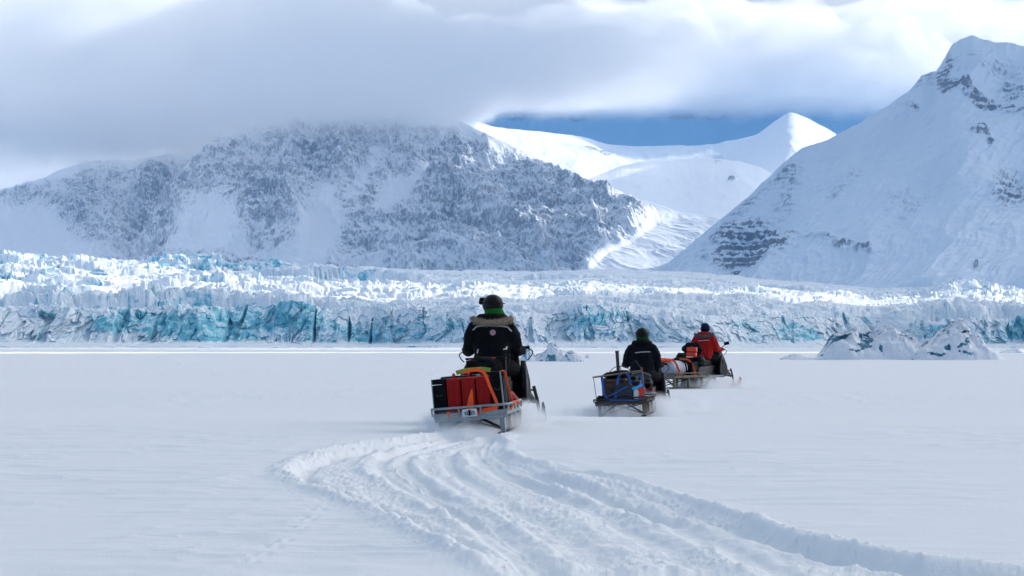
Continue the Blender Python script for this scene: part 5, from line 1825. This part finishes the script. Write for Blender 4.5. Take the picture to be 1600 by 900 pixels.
bundle(mob3, (.05, -1.60, .40), (.13, .10, .06), "small red sack hanging at the tail of the farthest snowmobile", m='redcan', name='sack', cat='sack', seed=65)


# ------------------------------------------------------------------ snow dust raised by the runners
def spray_mat(name, dens, scale, seed):
    m = bpy.data.materials.new(name); m.use_nodes = True
    t = m.node_tree; t.nodes.clear()
    out = nd(t, 'ShaderNodeOutputMaterial'); v = nd(t, 'ShaderNodeVolumePrincipled')
    v.inputs['Color'].default_value = (.97, .98, 1, 1); v.inputs['Anisotropy'].default_value = .1
    tc = nd(t, 'ShaderNodeTexCoord')
    ln = nd(t, 'ShaderNodeVectorMath', operation='LENGTH'); t.links.new(tc.outputs['Object'], ln.inputs[0])
    fall = mapr(t, ln.outputs['Value'], 0.15, 0.97, 1.0, 0.0)
    geo = nd(t, 'ShaderNodeNewGeometry')
    n = noise_n(t, mapping_n(t, geo.outputs['Position'], loc=(seed, 0, 0)), scale, 4, .6, .4)
    nf = mapr(t, n, .38, .68, 0.08, 1.0)
    d = math_n(t, 'MULTIPLY', math_n(t, 'MULTIPLY', fall, nf), dens)
    t.links.new(d, v.inputs['Density']); t.links.new(v.outputs[0], out.inputs['Volume'])
    m.cycles.volume_step_rate = .35
    return m


def spray(loc, r, dens, seed, scale=4.0):
    bm = bmesh.new(); bmesh.ops.create_icosphere(bm, subdivisions=3, radius=1.0)
    me = bpy.data.meshes.new('snow_spray'); bm.to_mesh(me); bm.free()
    me.materials.append(spray_mat('snow_spray_%d' % seed, dens, scale, seed))
    o = bpy.data.objects.new('snow_spray', me); COL.objects.link(o)
    o.location = loc; o.scale = r
    tag(o, kind='stuff')



spray((-.70, 22.25, gz(-.7, 22.2) + .04), (.50, .7, .26), 11, 1, 5)
spray((-.25, 22.9, gz(-.2, 22.9) + .05), (.60, .9, .20), 12, 2, 5)
spray((.12, 24.2, gz(.1, 24.2) + .10), (.50, 1.0, .28), 7, 3, 5)
spray((.28, 26.2, gz(.3, 26.2) + .06), (.30, .9, .22), 3, 4, 5)
spray((-.50, 21.8, gz(-.5, 21.8) + .0), (.55, .5, .13), 9, 5, 6)
spray((1.80, 35.3, gz(1.8, 35.3) + .05), (.8, .9, .27), 8, 6)
spray((2.65, 37.2, gz(2.6, 37.2) + .10), (.8, 1.4, .40), 7, 7)
spray((3.5, 39.8, gz(3.5, 39.8) + .1), (.8, 1.8, .32), 2.4, 8)
spray((1.0, 35.6, gz(1.0, 35.6) + .05), (.7, .9, .20), 2.0, 9)
spray((5.0, 52.6, gz(5, 52.6) + .10), (1.0, 1.2, .34), 6, 10)
spray((6.0, 54.2, gz(6.0, 54.2) + .07), (.9, 1.2, .26), 5, 11)
